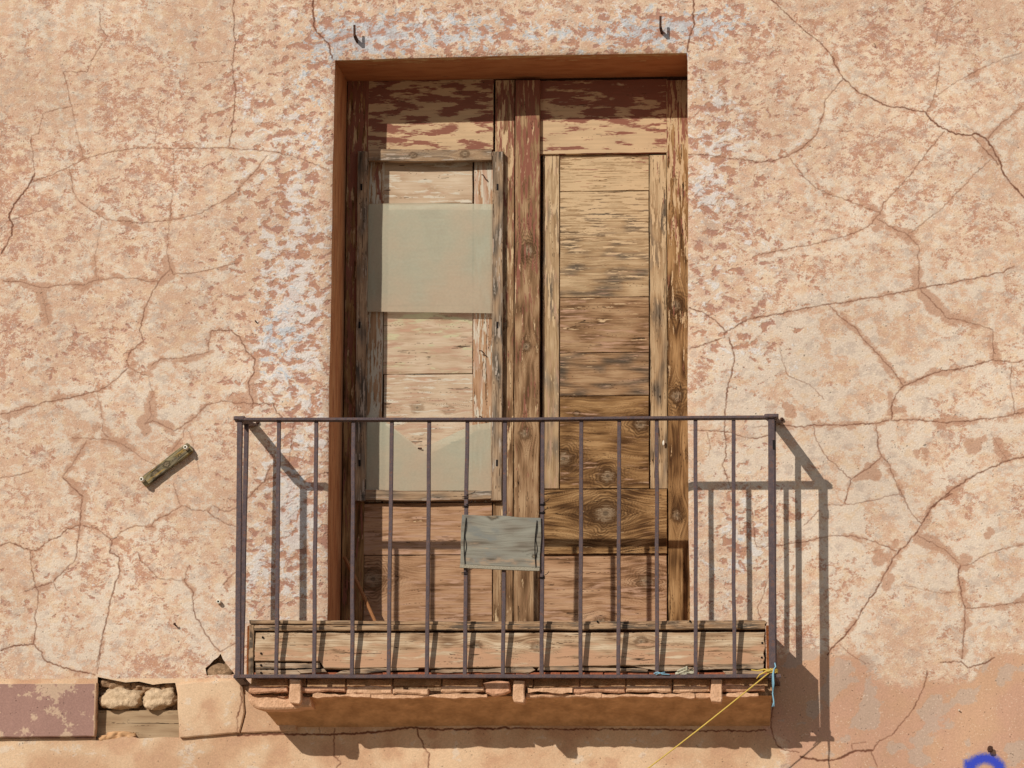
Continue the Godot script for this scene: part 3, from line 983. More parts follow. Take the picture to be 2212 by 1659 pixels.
func build_wall() -> void:
	var t := thing("house_wall", "peach and ochre plaster house wall, cracked and flaking, with a tall door opening", "wall")
	var hole := poly(0.0, [443, 1443, 452, 1436, 461, 1426, 470, 1420, 476, 1412, 481, 1424, 490, 1436, 498, 1446, 506, 1455, 498, 1458, 470, 1457, 446, 1459])
	var nook := poly(0.0, [210, 1462, 225, 1465, 240, 1468, 270, 1474, 300, 1472, 330, 1479, 352, 1476, 378, 1475, 383, 1500, 383, 1530, 386, 1560, 386, 1593, 350, 1592, 300, 1595, 280, 1590, 262, 1592, 245, 1596, 225, 1598, 206, 1598, 208, 1560, 210, 1500])
	var hb := rect(0.0, 430, 1402, 518, 1470)
	var nb := rect(0.0, 196, 1455, 396, 1606)
	var hr := [hb[0].x, hb[1].x, hb[2].y, hb[0].y]
	var nr := [nb[0].x, nb[1].x, nb[2].y, nb[0].y]
	var xs := grid_lines(-4.4, 4.4, -2.25, 2.25, [-2.2, 2.2, XL, XL - 0.012, XR, XR + 0.012, hr[0], hr[1], nr[0], nr[1]])
	var ys := grid_lines(0.0, 7.1, BASE - 1.7, BASE + 1.7, [BASE - 1.65, BASE + 1.65, YT, YT + 0.012, y_floor, hr[2], hr[3], nr[2], nr[3]])
	var st := SurfaceTool.new()
	st.begin(Mesh.PRIMITIVE_TRIANGLES)
	var e := 1e-4
	var pt := func(i: int, j: int) -> Vector3:
		var x: float = xs[j]
		var y: float = ys[i]
		var z := zf(x, y)
		var inx := x > XL - e and x < XR + e
		var iny := y > y_floor - e and y < YT + e
		if inx and iny:
			z -= 0.007
			if absf(x - XL) < e:
				x += edge(y, 1.0)
			elif absf(x - XR) < e:
				x += edge(y, 2.0)
			if absf(y - YT) < e:
				y += edge(x, 3.0)
		return Vector3(x, y, z)
	for i in ys.size() - 1:
		for j in xs.size() - 1:
			var cx: float = (xs[j] + xs[j + 1]) * 0.5
			var cy: float = (ys[i] + ys[i + 1]) * 0.5
			if cx > XL and cx < XR and cy > y_floor and cy < YT:
				continue
			if cx > hr[0] and cx < hr[1] and cy > hr[2] and cy < hr[3]:
				continue
			if cx > nr[0] and cx < nr[1] and cy > nr[2] and cy < nr[3]:
				continue
			var a: Vector3 = pt.call(i + 1, j)
			var b: Vector3 = pt.call(i + 1, j + 1)
			var c: Vector3 = pt.call(i, j + 1)
			var d: Vector3 = pt.call(i, j)
			for v in [a, b, c, a, c, d]:
				st.set_uv(uvw(v.x, v.y))
				st.add_vertex(v)
	wall_hole(st, xs, ys, hr, hole)
	wall_hole(st, xs, ys, nr, nook)
	st.index()
	st.generate_normals()
	part("plaster_face", st.commit(), M.wall, t)
	# reveals of the opening
	for id in [1, 2, 3]:
		var g := []
		var uvs := []
		var n := 70
		for i in n + 1:
			var row := []
			var ur := []
			var s := float(i) / n
			for k in 9:
				var d := lerpf(-0.007, DOOR_Z - 0.01, k / 8.0)
				var back := k / 8.0
				var dent := 0.003 * wob.get_noise_2d(s * 500.0 + id * 90.0, d * 400.0) * sin(PI * minf(back * 1.1, 1.0))
				if id == 3:
					var x := lerpf(XL, XR, s)
					row.append(Vector3(x, YT + edge(x, 3.0) * (1.0 - back * 0.8) + dent, d + (zf(x, YT) if k == 0 else 0.0)))
				else:
					var y := lerpf(y_floor - 0.02, YT + 0.004, s)
					var x := XL if id == 1 else XR
					row.append(Vector3(x + edge(y, id) * (1.0 - back * 0.8) + dent + (0.008 * back if id == 1 else 0.0), y, d + (zf(x, y) if k == 0 else 0.0)))
				ur.append(Vector2(s, back))
			g.append(row)
			uvs.append(ur)
		part("door_soffit" if id == 3 else "door_jamb", sheet(g, uvs, id == 2), M.soffit if id == 3 else M.jamb, t)
	# behind the broken places
	part("broken_edge", hole_shell(hole, 0.035), M.mortar, t)
	part("broken_edge", hole_shell(nook, 0.058), M.mortar, t)
	var pm := P(474, 1448, 0.0)
	part("mortar", lump(Vector3(pm.x, pm.y - 0.004, -0.028), Vector3(0.047, 0.030, 0.026), 0.35, 0.16, -0.1, 4.0), M.mortar, t)
	# stones and timber in the gap of the string course
	var s1 := P(264, 1511, -0.04)
	part("stone", lump(Vector3(s1.x, s1.y, -0.046), Vector3(0.074, 0.039, 0.050), 0.42, 0.34, -0.05, 11.0), M.stone, t)
	var s2 := P(346, 1511, -0.04)
	part("stone", lump(Vector3(s2.x, s2.y, -0.042), Vector3(0.058, 0.040, 0.050), 0.34, 0.36, 0.16, 23.0), M.stone, t)
	for q in [[318, 1489, 0.020], [336, 1486, 0.016], [300, 1484, 0.018], [366, 1481, 0.020], [262, 1479, 0.026], [236, 1473, 0.024], [352, 1487, 0.013]]:
		var mp := P(q[0], q[1], -0.05)
		part("mortar", lump(Vector3(mp.x, mp.y, -0.055), Vector3(q[2] * 1.5, q[2] * 0.85, 0.03), 0.3, 0.4, 0.0, q[0]), M.mortar, t)
	part("timber", extrude(rect(-0.032, 200, 1534, 396, 1612), -0.12, -0.032, box_uv(rect(-0.032, 200, 1534, 396, 1602)), 0.001), job_mat("beam"), t)
	for q in [[250, 1592, 0.024], [276, 1594, 0.026], [228, 1597, 0.02]]:
		var mp := P(q[0], q[1], -0.04)
		part("mortar", lump(Vector3(mp.x, mp.y, -0.05), Vector3(q[2] * 1.3, q[2] * 0.75, 0.045), 0.5, 0.3, 0.0, q[0]), M.plaster, t)
	part("cornice_block", extrude(poly(0.02, [-420, 1478, 209, 1475, 207, 1530, 204, 1591, -420, 1597]), -0.012, 0.024, uv_wall(), 0.0012, 0.03, 0.003), M.wall, t, "mauve string course block with flaking buff patches")
	part("cornice_block", extrude(poly(0.016, [384, 1479, 420, 1473, 470, 1471, 521, 1467, 526, 1505, 528, 1540, 517, 1583, 450, 1589, 388, 1594, 384, 1540]), -0.012, 0.018, uv_wall(), 0.0014, 0.03, 0.004), M.wall, t, "ochre string course block")
	part("cornice_block", extrude(poly(0.01, [519, 1583, 531, 1540, 528, 1500, 545, 1500, 640, 1560, 640, 1578, 575, 1581]), -0.012, 0.011, uv_wall(), 0.0014, 0.03, 0.004), M.wall, t)

func box_uv(r: PackedVector2Array) -> Transform2D:
	var w := r[1].x - r[0].x
	var h := r[0].y - r[2].y
	return Transform2D(Vector2(1.0 / w, 0), Vector2(0, -1.0 / h), Vector2(-r[0].x / w, r[0].y / h))

var job_mats := {}
func job_mat(called: String) -> StandardMaterial3D:
	if not job_mats.has(called):
		var m := mat(Color.WHITE, 0.85)
		m.resource_name = called
		job_mats[called] = m
	return job_mats[called]

# fills the materials once the textures are made
func finish_jobs() -> void:
	made.resize(jobs.size())
	var id := WorkerThreadPool.add_group_task(wood_job, jobs.size())
	WorkerThreadPool.wait_for_group_task_completion(id)
	for called in job_of:
		var m: StandardMaterial3D = job_mat(called)
		var r: Array = made[job_of[called]]
		m.albedo_texture = ImageTexture.create_from_image(r[0])
		m.albedo_color = tone(0.93)
		m.heightmap_enabled = true
		m.heightmap_texture = ImageTexture.create_from_image(r[1])
		m.heightmap_scale = 0.4
		m.metallic_specular = 0.25

var job_of := {}

func tone(k: float) -> Color:
	return Color(k, k, k)

# ---------------------------------------------------------------- the door

const CREAM := Vector3(220, 184, 138)
const RED := Vector3(152, 90, 70)
const PINK := Vector3(198, 152, 122)
const WHITE_ := Vector3(220, 206, 182)

func door_piece(parent: Node3D, called: String, r: Array, z1: float, vert: bool, cols: Array, grain: float, p1: Vector3, c1: Array, p2: Vector3, c2: Array, knots := [], splits := 0.0, grey := 0.0, flake := 15.0) -> Node3D:
	var z := DOOR_Z + z1
	var pts := rect(z, r[0], r[1], r[2], r[3])
	var w := pts[1].x - pts[0].x
	var h := pts[0].y - pts[2].y
	var mm := 1.35
	var ks := []
	for q in knots:
		var kp := P2(q[0], q[1], z)
		var kx := (kp.x - pts[0].x) * 1000.0
		var ky := (pts[0].y - kp.y) * 1000.0
		ks.append([ky if vert else kx, kx if vert else ky, q[2] * 1.69])
	var key := "door_%d" % jobs.size()
	job_of[key] = wood(maxi(8, int(w * 1000.0 / mm)), maxi(8, int(h * 1000.0 / mm)), mm, vert, cols[0], cols[1], cols[2], grain, p1, c1, p2, c2, ks, splits, grey, flake)
	var gap := 0.0012
	var sh := PackedVector2Array([pts[0] + Vector2(gap, -gap), pts[1] + Vector2(-gap, -gap), pts[2] + Vector2(-gap, gap), pts[3] + Vector2(gap, gap)])
	return part(called, extrude(sh, DOOR_Z - 0.03, z, box_uv(pts), 0.0007, 0.04, 0.0016), job_mat(key), parent)

func build_door() -> void:
	var t := thing("balcony_door", "tall double wooden balcony door of peeling cream and red paint over bare brown boards", "door", Vector3(0, y_floor, DOOR_Z))
	var back := BoxMesh.new()
	back.size = Vector3(XR - XL + 0.1, YT - y_floor + 0.1, 0.02)
	var bm := part("light_stop", back, M.darkwood, t)  # unseen panel added to keep light from leaking between the door pieces
	bm.position = Vector3(0, (YT - y_floor) * 0.5, -0.045)
	var brown := [Vector3(160, 118, 80), Vector3(100, 68, 40), Vector3(190, 150, 108)]
	var dk := [Vector3(152, 108, 62), Vector3(86, 54, 26), Vector3(188, 142, 90)]
	var light := [Vector3(210, 178, 144), Vector3(172, 134, 100), Vector3(226, 200, 168)]
	var rose := [Vector3(188, 138, 98), Vector3(118, 78, 46), Vector3(208, 162, 122)]
	var grey := [Vector3(180, 142, 100), Vector3(118, 84, 50), Vector3(208, 174, 130)]
	var no := [-1, -1]
	# left leaf: the door panel of the leaf carries the stiles, rails and boards
	var lf := part("door_leaf", extrude(rect(DOOR_Z - 0.032, 742, 174, 1110, 1462), DOOR_Z - 0.034, DOOR_Z - 0.0305, Transform2D.IDENTITY, 0, 9, 0.0004), M.darkwood, t)
	door_piece(lf, "stile", [742, 172, 790, 1462], 0.0, true, dk, 1.0, CREAM, [0.02, -0.85], RED, [0.25, -0.35], [], 0.1)
	door_piece(lf, "rail", [790, 172, 1066, 326], -0.001, false, light, 0.5, RED, [0.75, 0.75], CREAM, [-0.02, 0.22], [], 0.0, 0.0, 30.0)
	door_piece(lf, "stile", [1066, 172, 1109.5, 1462], 0.0, true, brown, 1.0, RED, [0.6, -0.8, 0.5], CREAM, [0.1, -0.4], [[1088, 700, 7]], 0.15)
	door_piece(lf, "strip", [790, 326, 827, 1086], -0.016, true, rose, 0.7, WHITE_, [0.05, 0.1], RED, [-0.2, -0.6])
	door_piece(lf, "strip", [1021, 326, 1066, 1086], -0.016, true, rose, 0.8, WHITE_, [0.3, -0.25], PINK, [0.1, -0.2], [], 0.2)
	door_piece(lf, "board", [827, 326, 1021, 440], -0.020, false, light, 0.55, WHITE_, [-0.35, -0.2], PINK, [-0.5, -0.3], [], 0.05, 0.0, 26.0)
	door_piece(lf, "board", [827, 440, 1021, 660], -0.020, false, light, 0.55, WHITE_, [-0.15, -0.15], PINK, [0.1, 0.1])
	door_piece(lf, "board", [827, 660, 1021, 808], -0.020, false, light, 0.7, Vector3(206, 194, 150), [0.0, -0.5], PINK, [-0.1, -0.1], [], 0.3, 0.0, 24.0)
	door_piece(lf, "board", [827, 808, 1021, 1086], -0.020, false, light, 0.75, WHITE_, [-0.2, -0.5], PINK, [-0.05, -0.1], [[900, 880, 9], [968, 885, 8]], 0.25)
	door_piece(lf, "board", [784, 1086, 1063, 1199], -0.004, false, rose, 0.9, PINK, [-0.2, 0.3], CREAM, [-0.62, -0.75], [], 0.1)
	door_piece(lf, "board", [784, 1199, 1063, 1462], -0.006, false, rose, 0.85, PINK, [-0.35, 0.3], CREAM, [-0.75, -0.75], [[805, 1250, 18]], 0.0)
	# astragal and right leaf
	door_piece(t, "astragal", [1110, 172, 1165, 1462], 0.022, true, brown, 1.0, RED, [0.85, -0.75, 0.35], CREAM, [-0.4, -0.6], [[1140, 540, 11], [1136, 748, 8], [1132, 936, 9]], 0.2)
	var rf := part("door_leaf", extrude(rect(DOOR_Z - 0.032, 1110, 174, 1500, 1462), DOOR_Z - 0.034, DOOR_Z - 0.0305, Transform2D.IDENTITY, 0, 9, 0.0004), M.darkwood, t)
	door_piece(rf, "rail", [1165, 172, 1441, 332], 0.0, false, light, 0.5, RED, [0.85, 0.6], CREAM, [-0.42, 0.55], [], 0.0, 0.0, 30.0)
	door_piece(rf, "stile", [1441, 172, 1500, 1462], 0.0, true, dk, 1.1, CREAM, [0.75, -1.2, 0.6], RED, [0.1, -0.9], [[1459, 660, 11], [1460, 855, 11], [1461, 1112, 10]], 0.35)
	door_piece(rf, "strip", [1171, 334, 1208, 1056], -0.012, true, grey, 0.8, CREAM, [0.12, -0.7], PINK, [-0.35, -0.05], [], 0.05, 0.12)
	door_piece(rf, "strip", [1403, 334, 1441, 1056], -0.010, true, grey, 1.0, CREAM, [0.2, -1.2], RED, [-0.5, -1.0], [], 0.35, 0.1)
	door_piece(rf, "board", [1208, 334, 1402, 413], -0.019, false, grey, 0.8, CREAM, [0.05, 0.42], RED, [-0.35, -0.7], [], 0.02, 0.0, 9.0)
	door_piece(rf, "board", [1208, 413, 1402, 642], -0.019, false, grey, 0.95, CREAM, [0.35, -0.6, 0.8], PINK, [-0.6, -0.3], [], -0.02, 0.06, 11.0)
	door_piece(rf, "board", [1208, 642, 1402, 762], -0.019, false, brown, 1.0, CREAM, [-0.4, -0.7], PINK, [-0.25, -0.05], [], 0.1)
	door_piece(rf, "board", [1208, 762, 1402, 855], -0.019, false, brown, 1.1, PINK, [-0.3, -0.4], CREAM, [-0.7, -0.6], [], 0.05, 0.08)
	door_piece(rf, "board", [1208, 855, 1402, 1056], -0.019, false, dk, 1.0, PINK, [-0.4, -0.3], CREAM, [-0.75, -0.75], [[1382, 917, 12], [1216, 990, 15], [1312, 1028, 13], [1245, 893, 5]], 0.1)
	door_piece(rf, "rail", [1163, 1056, 1441, 1197], 0.010, false, dk, 1.5, PINK, [-0.7, -0.6], CREAM, [-0.85, -0.6], [[1307, 1108, 21]], 0.25)
	door_piece(rf, "board", [1163, 1197, 1441, 1462], -0.004, false, rose, 1.1, PINK, [-0.4, 0.35], CREAM, [-0.75, -0.75], [[1395, 1258, 14], [1296, 1342, 9]], 0.1)
	# bits of iron left on the leaves
	for q in [[1047, 384, 10, -0.8], [1045, 763, 12, -0.5], [1043, 905, 11, -0.6]]:
		var a := P(q[0], q[1], DOOR_Z + 0.004)
		var b: Vector3 = a + Vector3(cos(q[3]), sin(q[3]), 0) * -q[2] * 0.0016
		part("hook", tube([a + Vector3(0, 0, -0.015), a, a.lerp(b, 0.5) + Vector3(0, 0.003, 0.006), b], 0.0022, 6), M.rust, lf)
	var wn := P(1433, 957, DOOR_Z + 0.004)
	part("nail", lump(Vector3(wn.x, wn.y, wn.z), Vector3(0.004, 0.01, 0.004), 0.2, 0.2), M.porcelain, rf)

func build_sash() -> void:
	var z0 := DOOR_Z + 0.004
	var z1 := DOOR_Z + 0.03
	var b := P(930, 1080, z0)
	var t := thing("window_sash", "narrow grey wooden window frame with dusty panes, hung over the door's shaded leaf", "window frame", Vector3(b.x, b.y, z0))
	var cols := [Vector3(164, 128, 94), Vector3(100, 72, 48), Vector3(196, 162, 126)]
	var no := [-1.0, -1.0]
	var k := 0
	for q in [["stile", true, [771, 326, 794, 1083]], ["stile", true, [1062, 327, 1085, 1081]], ["rail", false, [795, 323, 1061, 347]], ["rail", false, [789, 1058, 1061, 1080]]]:
		var r: Array = q[2]
		var pts := rect(z1, r[0], r[1], r[2], r[3])
		if q[0] == "stile" and k == 0:
			pts = poly(z1, [772, 326, 795, 327, 789, 1082, 765, 1082])
		elif q[0] == "rail" and k == 2:
			pts = poly(z1, [795, 324, 850, 322, 1000, 324, 1062, 323, 1062, 346, 900, 349, 795, 347])
		elif q[0] == "rail":
			pts = poly(z1, [789, 1057, 900, 1061, 1000, 1062, 1062, 1059, 1062, 1077, 920, 1082, 789, 1080])
		var key := "sash_%d" % k
		var bb := rect(z1, r[0] - 8, r[1], r[2], r[3])
		job_of[key] = wood(220, 24, 1.9, false, cols[0], cols[1], cols[2], 0.9, Vector3(190, 170, 150), [-0.35, -0.3], PINK, [-0.5, -0.25], [[160.0, 22.0, 9.0], [330.0, 20.0, 11.0]] if k == 2 else [], 0.1, 0.35) if not q[1] else wood(28, 640, 1.9, true, cols[0], cols[1], cols[2], 1.0, Vector3(190, 170, 150), [-0.35, -0.4], PINK, [-0.4, -0.5], [], 0.15, 0.35)
		part(q[0], extrude(pts, z0 + 0.001 * k, z1 + (0.002 if not q[1] else 0.0), box_uv(bb), 0.0007, 0.04, 0.0018), job_mat(key), t)
		k += 1
	for q in [[780, 404], [1074, 404], [776, 702], [1074, 702], [776, 1000], [1073, 1000]]:
		var s := rect(z1 + 0.0012, q[0] - 2.2, q[1] - 7, q[0] + 2.2, q[1] + 7)
		part("slot", extrude(s, z1 - 0.004, z1 + 0.0012, Transform2D.IDENTITY, 0.0004, 0.02, 0.0004), M.black, t)
	var zg := z0 + 0.011
	part("pane", extrude(poly(zg, [791, 440, 930, 438, 1064, 441, 1064, 677, 1000, 676, 791, 673]), zg - 0.003, zg, box_uv(rect(zg, 780, 430, 1072, 690)), 0.0005, 0.05, 0.0005), M.dusty, t, "dusty upper pane cut off below")
	part("pane", extrude(poly(zg, [789, 896, 815, 904, 835, 913, 870, 940, 905, 967, 912, 969, 940, 955, 980, 936, 1019, 918, 1063, 912, 1062, 1060, 788, 1060]), zg - 0.003, zg, box_uv(rect(zg, 780, 870, 1072, 1070)), 0.0004, 0.05, 0.0005), M.dusty2, t, "broken lower pane with a pointed notch")
	var nl := P(908, 969, zg)
	part("nail", tube([nl + Vector3(-0.008, 0.001, 0.0), nl + Vector3(0.004, -0.001, 0.012)], 0.003, 6), M.rust, t)

# ---------------------------------------------------------------- the balcony

func build_balcony() -> void:
	var b := P(1100, 1500, 0.0)
	var t := thing("balcony_slab", "worn brick balcony slab on a curved plaster corbel under the door", "balcony", Vector3(b.x, b.y, 0))
	var zs := 0.262
	var yt := y_floor - 0.004
	var yf := P(1100, 1506, zs).y
	var yw := P(1100, 1573, 0).y
	var x0 := P(540, 1500, zs).x
	var x1 := P(1667, 1500, zs).x
	var w0 := P(602, 1573, 0).x
	var w1 := P(1663, 1573, 0).x
	var g := []
	var uvs := []
	var gl := []
	var ul := []
	var gr := []
	for i in 15:
		var s := i / 14.0
		var z := (zs - 0.012) * (1.0 - s) - 0.006 * s
		var y := lerpf(yf, yw, pow(s, 1.5)) + 0.004
		var lx := lerpf(x0, w0, pow(s, 1.25))
		var rx := lerpf(x1, w1, s)
		var row := []
		var ur := []
		for j in 61:
			var x := lerpf(lx, rx, j / 60.0)
			var yy := y + 0.004 * wob.get_noise_2d(x * 60.0, s * 90.0)
			row.append(Vector3(x, yy, z + 0.003 * wob.get_noise_2d(x * 90.0 + 77.0, s * 60.0)))
			ur.append(uvw(x, yw + (yw - yy) * 0.2 - 0.03 + z * 0.5))
		g.append(row)
		uvs.append(ur)
		var la := []
		var ra := []
		var u2 := []
		for k in 6:
			var v := k / 5.0
			la.append(Vector3(lx, lerpf(yt, row[0].y, v), z))
			ra.append(Vector3(rx, lerpf(yt, row[60].y, v), z))
			u2.append(uvw(x0 - 0.05 - z * 0.6, lerpf(yt, y, v) - 0.03))
		gl.append(la)
		gr.append(ra)
		ul.append(u2)
	part("corbel", sheet(g, uvs), M.plaster, t)
	part("corbel_side", sheet(gl, ul, true), M.plaster, t)
	part("corbel_side", sheet(gr, ul), M.plaster, t)
	# top and core
	var core := BoxMesh.new()
	core.size = Vector3(x1 - x0, yt - yf - 0.004, zs - 0.016)
	var cm := part("slab", core, M.mortar, t)
	cm.position = Vector3((x0 + x1) * 0.5, (yt + yf) * 0.5 + 0.002, (zs - 0.016) * 0.5) - t.position
	# the upper course lies back under the rail, the lower ones stick out unevenly
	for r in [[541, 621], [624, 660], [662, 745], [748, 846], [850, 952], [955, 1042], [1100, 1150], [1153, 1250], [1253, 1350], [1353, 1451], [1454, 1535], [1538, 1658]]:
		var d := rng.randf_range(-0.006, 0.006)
		part("brick", extrude(rect(zs, r[0], 1465, r[1], 1483 + rng.randf_range(-1, 1)), 0.235, zs - 0.004 + d, uv_wall(), 0.0022, 0.018, 0.003), M.brick_shaded, t)
	for r in [[538, 622, 1483, 1496], [650, 746, 1484, 1495], [748, 846, 1482, 1499], [848, 925, 1488, 1500], [952, 1046, 1483, 1495], [1140, 1236, 1486, 1497], [1238, 1350, 1484, 1497], [1352, 1450, 1482, 1495], [1454, 1534, 1481, 1495], [1556, 1652, 1479, 1494]]:
		var d := rng.randf_range(0.0, 0.016)
		part("brick", extrude(rect(zs + 0.022, r[0], r[2], r[1], r[3]), 0.235, zs + 0.020 + d * 0.8, uv_wall(), 0.0038, 0.016, 0.005), M.brick if rng.randf() < 0.6 else M.brick2, t)
	part("brick", extrude(poly(zs + 0.02, [1044, 1475, 1060, 1472, 1099, 1473, 1102, 1494, 1088, 1500, 1066, 1504, 1048, 1497]), 0.24, zs + 0.026, uv_wall(), 0.003, 0.016, 0.005), M.brick, t)
	for r in [[552, 622, 1499, 1503], [676, 800, 1499, 1506], [800, 1052, 1500, 1507], [1136, 1300, 1497, 1507], [1300, 1500, 1499, 1507], [1500, 1540, 1498, 1506], [1556, 1638, 1498, 1505]]:
		part("ledge", extrude(rect(zs + 0.01, r[0], r[2], r[1], r[3]), 0.235, zs + rng.randf_range(0.012, 0.022), uv_wall(), 0.004, 0.014, 0.003), M.brick2, t)
	# the corner where the plaster lip is still whole
	part("plaster_lip", extrude(poly(zs, [533, 1497, 560, 1503, 600, 1503, 640, 1502, 668, 1506, 672, 1526, 640, 1531, 600, 1532, 560, 1531, 545, 1526, 537, 1516]), 0.15, zs + 0.004, uv_wall(), 0.003, 0.016, 0.006), M.brick2, t)
	for q in [[636, 1467, 1520], [1120, 1470, 1518], [1547, 1467, 1517]]:
		part("strap", extrude(poly(0.315, [q[0] - 11, q[1], q[0] + 12, q[1] + 1, q[0] + 13, q[2] - 8, q[0] + 10, q[2], q[0] - 10, q[2] - 2, q[0] - 13, q[2] - 10]), 0.24, 0.314, uv_wall(), 0.0018, 0.018, 0.003), M.brick2, t, "short upright block under the rail")
	# floor tiles show as a thin red edge
	var x := 548.0
	while x < 1664.0:
		var w := rng.randf_range(84, 98)
		var m := extrude(rect(0.3, x, 1452.5, minf(x + w, 1672), 1463), 0.02, 0.302 + rng.randf_range(-0.004, 0.004), uv_wall(), 0.0008, 0.03, 0.002)
		part("floor_tile", m, M.tile, t)
		x += w + 2.0

func build_railing() -> void:
	var a := P(518, 907, RAIL_Z)
	var b := P(1666, 902, RAIL_Z)
	var al := P(513.5, 1461, RAIL_Z)
	var bl := P(1668, 1461, RAIL_Z)
	var t := thing("balcony_railing", "dark iron balcony railing of thin square bars with flat top rail", "railing", Vector3((al.x + bl.x) * 0.5, al.y, 0))
	var aw := P(546, 919, -0.02)
	var bw := P(1676, 912, -0.02)
	var up := Vector3(0, 0, 1)
	part("top_rail", bar([a + Vector3(-0.016, 0.004, 0), a, P(760, 907, RAIL_Z), P(1100, 907, RAIL_Z), P(1400, 904, RAIL_Z), b, b + Vector3(0.022, 0.003, 0)], 0.042, 0.009, up), M.iron, t)
	for q in [[a, aw], [b, bw]]:
		part("side_rail", bar([q[0] + Vector3(0, 0.0, -0.0215), q[1]], 0.040, 0.008, Vector3.RIGHT), M.iron, t)
	for q in [[a, 0.024], [b, 0.03]]:
		part("rail_cap", lump(q[0] + Vector3(0, 0.004, 0), Vector3(q[1] * 0.8, 0.006, 0.023), 0.95, 0.05), M.iron, t)
	var zb := Vector3(0, 0, 0)
	part("bottom_rail", bar([al + Vector3(-0.014, 0, 0), al, bl, bl + Vector3(0.028, 0, 0)], 0.0125, 0.016, Vector3.UP), M.iron, t)
	for q in [[al, -0.03], [bl, 0.012]]:
		part("side_rail", bar([q[0] + Vector3(0, 0, -0.02), Vector3(q[0].x + q[1], q[0].y + 0.006, -0.02)], 0.014, 0.03, Vector3.UP), M.iron, t)
	part("post", bar([al, a], 0.0185, 0.0185), M.iron, t)
	part("post", bar([bl, b], 0.0235, 0.0235), M.iron, t)
	for q in [[al, Vector3(al.x - 0.03, al.y + 0.006, -0.02), a, aw], [bl, Vector3(bl.x + 0.012, bl.y + 0.006, -0.02), b, bw]]:
		part("bar", bar([(q[0] as Vector3).lerp(q[1], 0.5), (q[2] as Vector3).lerp(q[3], 0.5)], 0.0155, 0.0155), M.iron, t)
	var top := [602, 682.4, 763, 846.3, 926.8, 1008.8, 1090.7, 1172.6, 1255.4, 1336.9, 1418.7, 1501.5, 1584.3]
	var bot := [596, 678, 760, 839, 922, 1003.5, 1086, 1169.5, 1254, 1335.5, 1419, 1502.5, 1586]
	for i in top.size():
		part("bar", bar([P(bot[i], 1457, RAIL_Z), P(lerpf(bot[i], top[i], 0.5) + rng.randf_range(-1, 1), 1180, RAIL_Z), P(top[i], 908, RAIL_Z)], 0.0130, 0.0130), M.iron, t)
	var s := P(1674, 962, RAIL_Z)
	part("lug", bar([s + Vector3(-0.004, -0.016, 0.0), s + Vector3(-0.004, 0.016, 0.0)], 0.009, 0.026), M.black, t)  # black piece in the post, standing for the dark inside of a slot
	for q in [aw, bw]:
		part("bolt", lump(Vector3(q.x + 0.02, q.y + 0.006, 0.006), Vector3(0.006, 0.006, 0.01), 0.3, 0.1), M.rust, t)

func tilted(m: ArrayMesh, y: float, z: float, lean: float) -> ArrayMesh:
	var st := SurfaceTool.new()
	st.append_from(m, 0, Transform3D(Basis(Vector3.RIGHT, lean), Vector3(0, y, z)) * Transform3D(Basis(), Vector3(0, -y, -z)))
	return st.commit()

